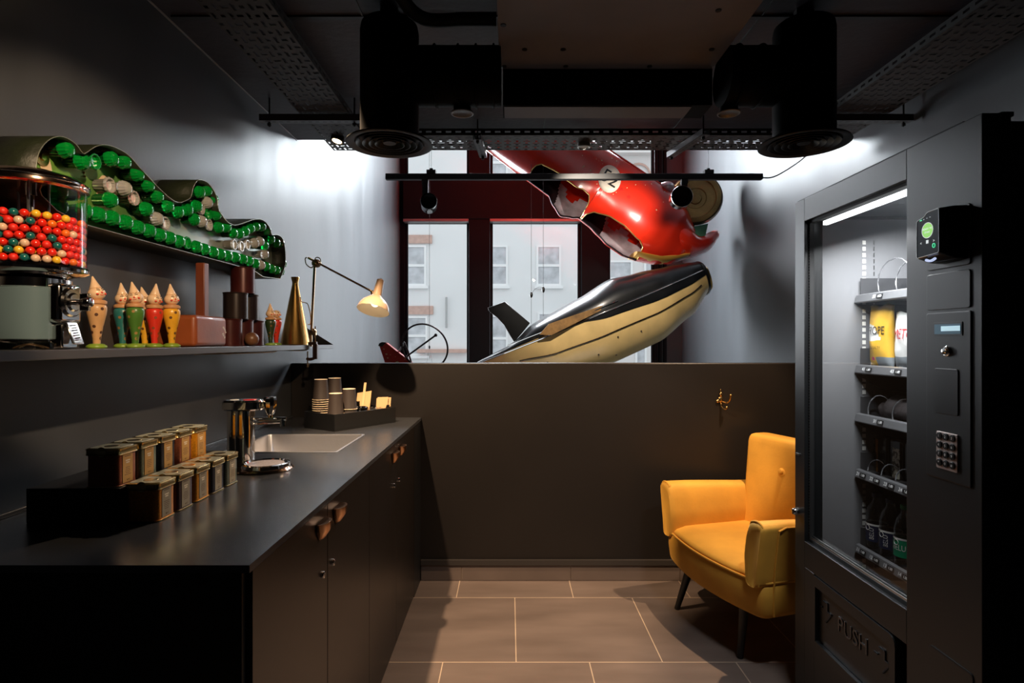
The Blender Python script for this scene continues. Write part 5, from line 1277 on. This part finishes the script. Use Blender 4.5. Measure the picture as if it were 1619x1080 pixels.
# latch and handle on the far door edge
MB().lathe([(.013, 0), (.013, .012), (.010, .018), (.001, .019)], axis_mat((XV, 2.118, .698), (-1, 0, 0)), 24).build('lock_knob', M_chrome, door)
MB().box(XV - .004, XV, 2.10, 2.128, .905, .912).build('door_latch', M_steel, door)
MB().box(XV + .06, XV + .09, VY0 + .02, VY0 + .05, VZ, VZ + .012).build('top_hinge', M_bm, t, bevel=.003)
MB().cyl((1.12, 1.40, VZ - .02), .006, .04).build('top_pin', M_lm, t)
MB().box(XV + .004, XV + .3, VY0 + .06, VY1 - .01, VZ, VZ + .004).build('top_gasket', M_rubber, t)
# LED tube along the top of the window, inside
led = MB().box(XV + .045, XV + .060, GY0 + .012, GY1 - .04, GZ1 - .022, GZ1 - .008).build('led_tube', mat('led light', (1, 1, 1, 1), .4, emit=((.95, .97, 1, 1), 5)), t)
a = area('led_light', (XV + .075, (GY0+GY1)/2, GZ1 - .03), (XV + .24, (GY0+GY1)/2 + .05, .9), .03, .45, 15, (.95, .97, 1.0), 150)
# slotted uprights on the far side
for x, w_, m_ in ((1.272, .006, M_white), (1.312, .0018, M_steel)):
    u_ = MB(); z = .5
    while z < 1.67:
        u_.box(x, x + w_*2, VY1 - .0488, VY1 - .0474, z, z + .014); z += .0225
    u_.build('upright_slots', m_, t)
# shelves with price strips, spirals, products
XSH = 1.243; SY0_, SY1_ = 1.505, VY1 - .052
M_strip = mat('aluminium price strip', rgb(130, 130, 132), .35, .6); M_sdark = mat('dark shelf sheet', rgb(58, 58, 60), .5)
M_tagw = mat('white price digits', rgb(245, 245, 245), .5); M_tagb = mat('black price tag', rgb(20, 20, 20), .5)
shelves = [(1.457, [('51', 1.96)]), (1.206, [('41', 2.02), ('43', 1.868)]), (1.032, [('31', 1.957)]), (.832, [('21', 2.052), ('22', 1.976), ('23', 1.902), ('24', 1.828)]), (.562, [('11', 2.052), ('12', 1.978), ('13', 1.904), ('14', 1.832)])]
for z, tags_ in shelves:
    sh = MB().box(XSH + .012, XB - .06, SY0_, SY1_, z + .010, z + .013)
    so = sh.build('shelf', M_sdark, t)
    MB().loft([[(XSH + .012, y, z), (XSH + .002, y, z), (XSH - .002, y, z + .004), (XSH + .004, y, z + .028), (XSH + .014, y, z + .032), (XSH + .014, y, z + .028)] for y in (SY0_, SY1_)]).build('price_strip', M_strip, so)
    MB().prism([(XSH + .004, z - .004), (XSH + .22, z - .004), (XSH + .22, z - .07), (XSH + .1, z - .06)], 'xz', SY1_ - .003, SY1_ - .0005).build('shelf_bracket', M_sdark, so)
    MB().prism([(XSH + .016, z + .013), (XSH + .016, z + .09), (XSH + .3, z + .09), (XSH + .3, z + .013)], 'xz', SY1_ - .008, SY1_ - .006).build('side_divider', M_sdark, so)
    for s_, y in tags_:
        Mp = frame_mat((XSH - .0012, y, z + .016), (0, -1, 0), (.24, 0, 1))
        MB(Mp).box(.000, .032, -.008, .008, 0, .0006).build('price_tag', M_tagb, so)
        MB().text(s_, Mp @ Matrix.Translation((-.012, 0, .0006)), .017, .0002).text('1.00', Mp @ Matrix.Translation((.016, 0, .001)), .012, .0002).build('price_digits', M_tagw, so)
        # pusher shoe behind the strip
        if z > .6: MB().box(XSH + .018, XSH + .06, y - .018, y + .018, z + .014, z + .028).build('spiral_shoe', M_bm, so, bevel=.006)
M_wire = mat('spiral wire', rgb(205, 205, 208), .2, .9)
def spiral(y, z, r, n=4, x0=XSH + .03):
    pts = []
    for k in range(n*14 + 6):
        a = 2*math.pi*k/14 - math.pi/2; pts.append((x0 + k*.0045, y + r*math.cos(a), z + r + .006 + r*math.sin(a)))
    MB().tube(pts, .0022, 6).build('spiral', M_wire, t)
spiral(2.02, 1.208 + .008, .042, 2); spiral(1.868, 1.208 + .008, .042, 2); spiral(1.96, 1.459 + .008, .065, 3); spiral(2.02, 1.034 + .008, .042, 1, XSH + .02); spiral(1.89, 1.034 + .008, .042, 1, XSH + .02)
for y in (2.052, 1.976, 1.902, 1.828): spiral(y, .834 + .008, .026, 1); 
# products
def bag(y, z, w_, h, mats, label, cat, texts, x=XSH + .052, seed=1, skew=0):
    t = thing('snack_bag', label, cat, (x, y, z))
    random.seed(seed); n_, m2 = 16, 20; f_ = MB(); pts = []
    for side in (-1, 1):
        g = []
        for j in range(m2 + 1):
            v = j/m2
            for i in range(n_ + 1):
                u = i/n_ ; puff = (math.sin(math.pi*u)**.5) * (math.sin(math.pi*min(1, v*1.02 + .0))**.55 if v < .98 else 0)
                pin = 1 - .14*math.sin(math.pi*v)
                cr = .004*math.sin(9*u + 5*v + seed)*math.sin(7*v - 3*u) * puff + random.uniform(-.0012, .0012)*puff
                g.append(Vector((x + side*(.032*puff + cr), y - (u - .5)*w_*pin + skew*v, z + .001 + v*h + .004*math.sin(11*u)*v)))
        pts.append(g)
    W1 = n_ + 1
    for sidx, g in enumerate(pts):
        for j in range(m2):
            for i in range(n_):
                v_, u_ = j/m2, i/n_
                f_.use(mats(u_, v_)); a = [g[j*W1+i], g[j*W1+i+1], g[(j+1)*W1+i+1], g[(j+1)*W1+i]]
                f_.add(a, [(0, 1, 2, 3) if sidx == 0 else (3, 2, 1, 0)])
    o = f_.build('foil', None, t, angle=180); weld(o, 2e-4)
    for s_, u_, v_, sz, m_, sxx in texts:
        vv, ff = text_geo(s_, sz, 0); mm = MB(); out = []
        for p in vv:
            uu = u_ + p.x*sxx/w_; w2 = v_ + p.y/h
            puff = (math.sin(math.pi*min(max(uu, .02), .98))**.5) * math.sin(math.pi*min(.98, max(.02, w2*1.02)))**.55
            cr = .004*math.sin(9*uu + 5*w2 + seed)*math.sin(7*w2 - 3*uu) * puff
            out.append((x - (.032*puff + cr) - .0035, y - (uu-.5)*w_*(1-.14*math.sin(math.pi*w2)) + skew*w2, z + .001 + w2*h))
        mm.add(out, ff); mm.build('print', m_, t, flat=True)
    return t
M_by = mat('yellow foil', rgb(240, 186, 62), .35, .2); M_bw = mat('white foil', rgb(232, 230, 226), .35, .2); M_bg = mat('grey foil', rgb(150, 156, 160), .35, .3); M_pk = mat('magenta print', rgb(230, 50, 130), .5); M_bk = mat('black print', rgb(20, 20, 20), .5); M_rd = mat('dark red print', rgb(180, 40, 44), .5)
def my(u, v):
    if v < .2 and u > .45: return M_bg
    if .1 < v < .2 and .25 < u < .42: return M_pk
    if .42 < v < .66 and u + v < 1.15: return M_bw
    return M_by
def mw(u, v): return M_bg if v < .22 else (M_bw if v > .3 or u < .5 else M_bw)
bag(2.012, 1.2205, .130, .225, my, 'yellow and white popcorn bag upright on the second machine shelf', 'snack bag', [('PROPE', .56, .60, .040, M_bk, .75), ('SWEET & SALTY', .45, .34, .013, M_bk, .9)], seed=2)
bag(1.872, 1.2205, .135, .195, mw, 'white snack bag with dark red lettering on the second machine shelf', 'snack bag', [('METC', .56, .62, .048, M_rd, .75)], seed=5)
# wrapped item on the top shelf
t5 = thing('wrapped_snack', 'clear plastic wrapped item on the top machine shelf', 'snack', (1.33, 1.78, 1.471)); random.seed(9); loops = []
for i in range(9):
    k = i/8; rr_ = .085*math.sin(math.pi*(.12 + .76*k))
    loops.append([(1.33 + rr_*.55*math.cos(a) + random.uniform(-.006, .006), 1.72 + .19*k - .03, 1.476 + rr_ + rr_*.98*math.sin(a) + random.uniform(0, .004)) for a in [2*math.pi*q/14 for q in range(14)]])
MB().loft(loops).build('film', glassy('crinkled film', (.8, .8, .8, 1), 2.5, 1.6, .12), t5, angle=10)
# black roll on the third shelf
t5 = thing('black_snack_pouch', 'long black foil pouch lying on the third machine shelf', 'snack', (1.32, 1.86, 1.046)); loops = []
for i in range(15):
    k = i/14; rr_ = .046*(1 if .08 < k < .92 else .75)
    loops.append([(1.33 + rr_*math.cos(a)*(1+.05*math.sin(5*a+k*9)), 2.035 - .36*k, 1.047 + rr_*.98 + rr_*.95*math.sin(a)*(1+.03*math.sin(3*a+k*14))) for a in [2*math.pi*q/24 for q in range(24)]])
MB().loft(loops).build('foil', mat('dark grey foil', rgb(92, 84, 84), .32, .4, bump=(20, .6)), t5)
# packs on the fourth shelf
M_orn = mat('copper dots', rgb(176, 116, 62), .4, .3, noise=(300, .4)); M_cel = mat('teal patterned print', rgb(90, 150, 164), .45, noise=(120, .5), col2=rgb(200, 200, 196)); M_pat = mat('patterned print', rgb(96, 84, 66), .45, noise=(90, .5), col2=rgb(210, 205, 190))
for (y, hgt, m_, lab) in ((2.050, .135, M_orn, 'black snack pack with copper dotted edge on the fourth machine shelf'), (1.975, .138, M_pat, 'snack pack with pale pattern on the fourth machine shelf'), (1.901, .138, M_cel, 'dark snack pack with teal pattern on the fourth machine shelf'), (1.827, .138, M_orn, 'dark snack pack at the right end of the fourth machine shelf')):
    t5 = thing('snack_pack', lab, 'snack', (1.33, y, .847), 'snack packs on the fourth machine shelf')
    MB().box(1.315, 1.36, y - .031, y + .031, .8475, .8475 + hgt).build('pack', M_blackg, t5, bevel=.008)
    if m_ is M_orn: MB().box(1.3135, 1.315, y + .018, y + .029, .853, .8475 + hgt - .012).build('edge_print', m_, t5)
    else: MB().box(1.3135, 1.315, y - .024, y + .012, .853, .8475 + hgt - .03).build('pack_print', m_, t5)
# bottles on the fifth shelf
M_blue = mat('navy label', rgb(26, 36, 66), .45); M_grl = mat('green label', rgb(0, 140, 96), .45); M_plast = glassy('bottle plastic', (.90, .93, .94, 1), 1.8, 1.5, .03)
for k, (y, m_, lab) in enumerate(((2.045, M_blue, 'clear water bottle with navy label, leftmost on the bottom machine shelf'), (1.970, M_blue, 'clear water bottle with navy label beside the first green labelled bottle'), (1.895, M_grl, 'clear water bottle with green label, third on the bottom machine shelf'), (1.820, M_grl, 'clear water bottle with green label at the right end of the bottom machine shelf'))):
    x = 1.297; z = .5765; t5 = thing('water_bottle', lab, 'bottle', (x, y, z), 'water bottles on the bottom machine shelf'); M0 = axis_mat((x, y, z), (0, 0, 1))
    r = .034
    MB().lathe([(.02, .001), (r*.9, .003), (r, .012), (r*.95, .03), (r, .04), (r, .105), (r*1.02, .118), (r*.98, .135), (r*.80, .160), (r*.5, .176), (.014, .182), (.013, .195)], M0, 32).build('bottle_body', M_plast, t5)
    MB().lathe([(r*.96, .014), (r*.9, .030), (r*.96, .041), (r*.96, .06), (.001, .0601)], M0, 28).build('water', glassy('water', (.80, .84, .86, 1), 1.5, 1.33), t5) if False else None
    MB().lathe([(.0145, .194), (.0155, .195), (.0155, .208), (.001, .209)], M0, 20).build('cap', M_grl if m_ is M_grl else M_blue, t5)
    MB().lathe([(r + .0006, .042), (r + .0006, .098)], M0, 40, cap=False).build('label_band', m_, t5)
    MB().lathe([(r + .0009, .098), (r + .0009, .104)], M0, 40, cap=False).build('label_edge', M_white, t5)
    vv, ff = text_geo('BELU', .026, 0); out = []
    for p in vv:
        if m_ is M_grl: aa = math.pi + .35 + p.x*.75/r ; zz = .072 + p.y
        else: aa = math.pi + .55 + (-p.y)/r*.8; zz = .070 + p.x*.7
        out.append((x + (r + .0012)*math.cos(aa), y + (r + .0012)*math.sin(aa), z + zz))
    MB().add(out, ff).build('label_text', M_white, t5, flat=True)
    MB().tube([(x + (r+.0014)*math.cos(math.pi + .1 + .0085/r*math.cos(a)), y + (r+.0014)*math.sin(math.pi + .1 + .0085/r*math.cos(a)), z + .089 + .0085*math.sin(a)) for a in [2*math.pi*q/18 for q in range(18)]], .0008, 5, closed=True).build('label_ring', M_white, t5)
    MB().box(XSH + .035, XSH + .25, y - .0385, y - .0370, .5765, .66).build('divider', M_sdark, t)
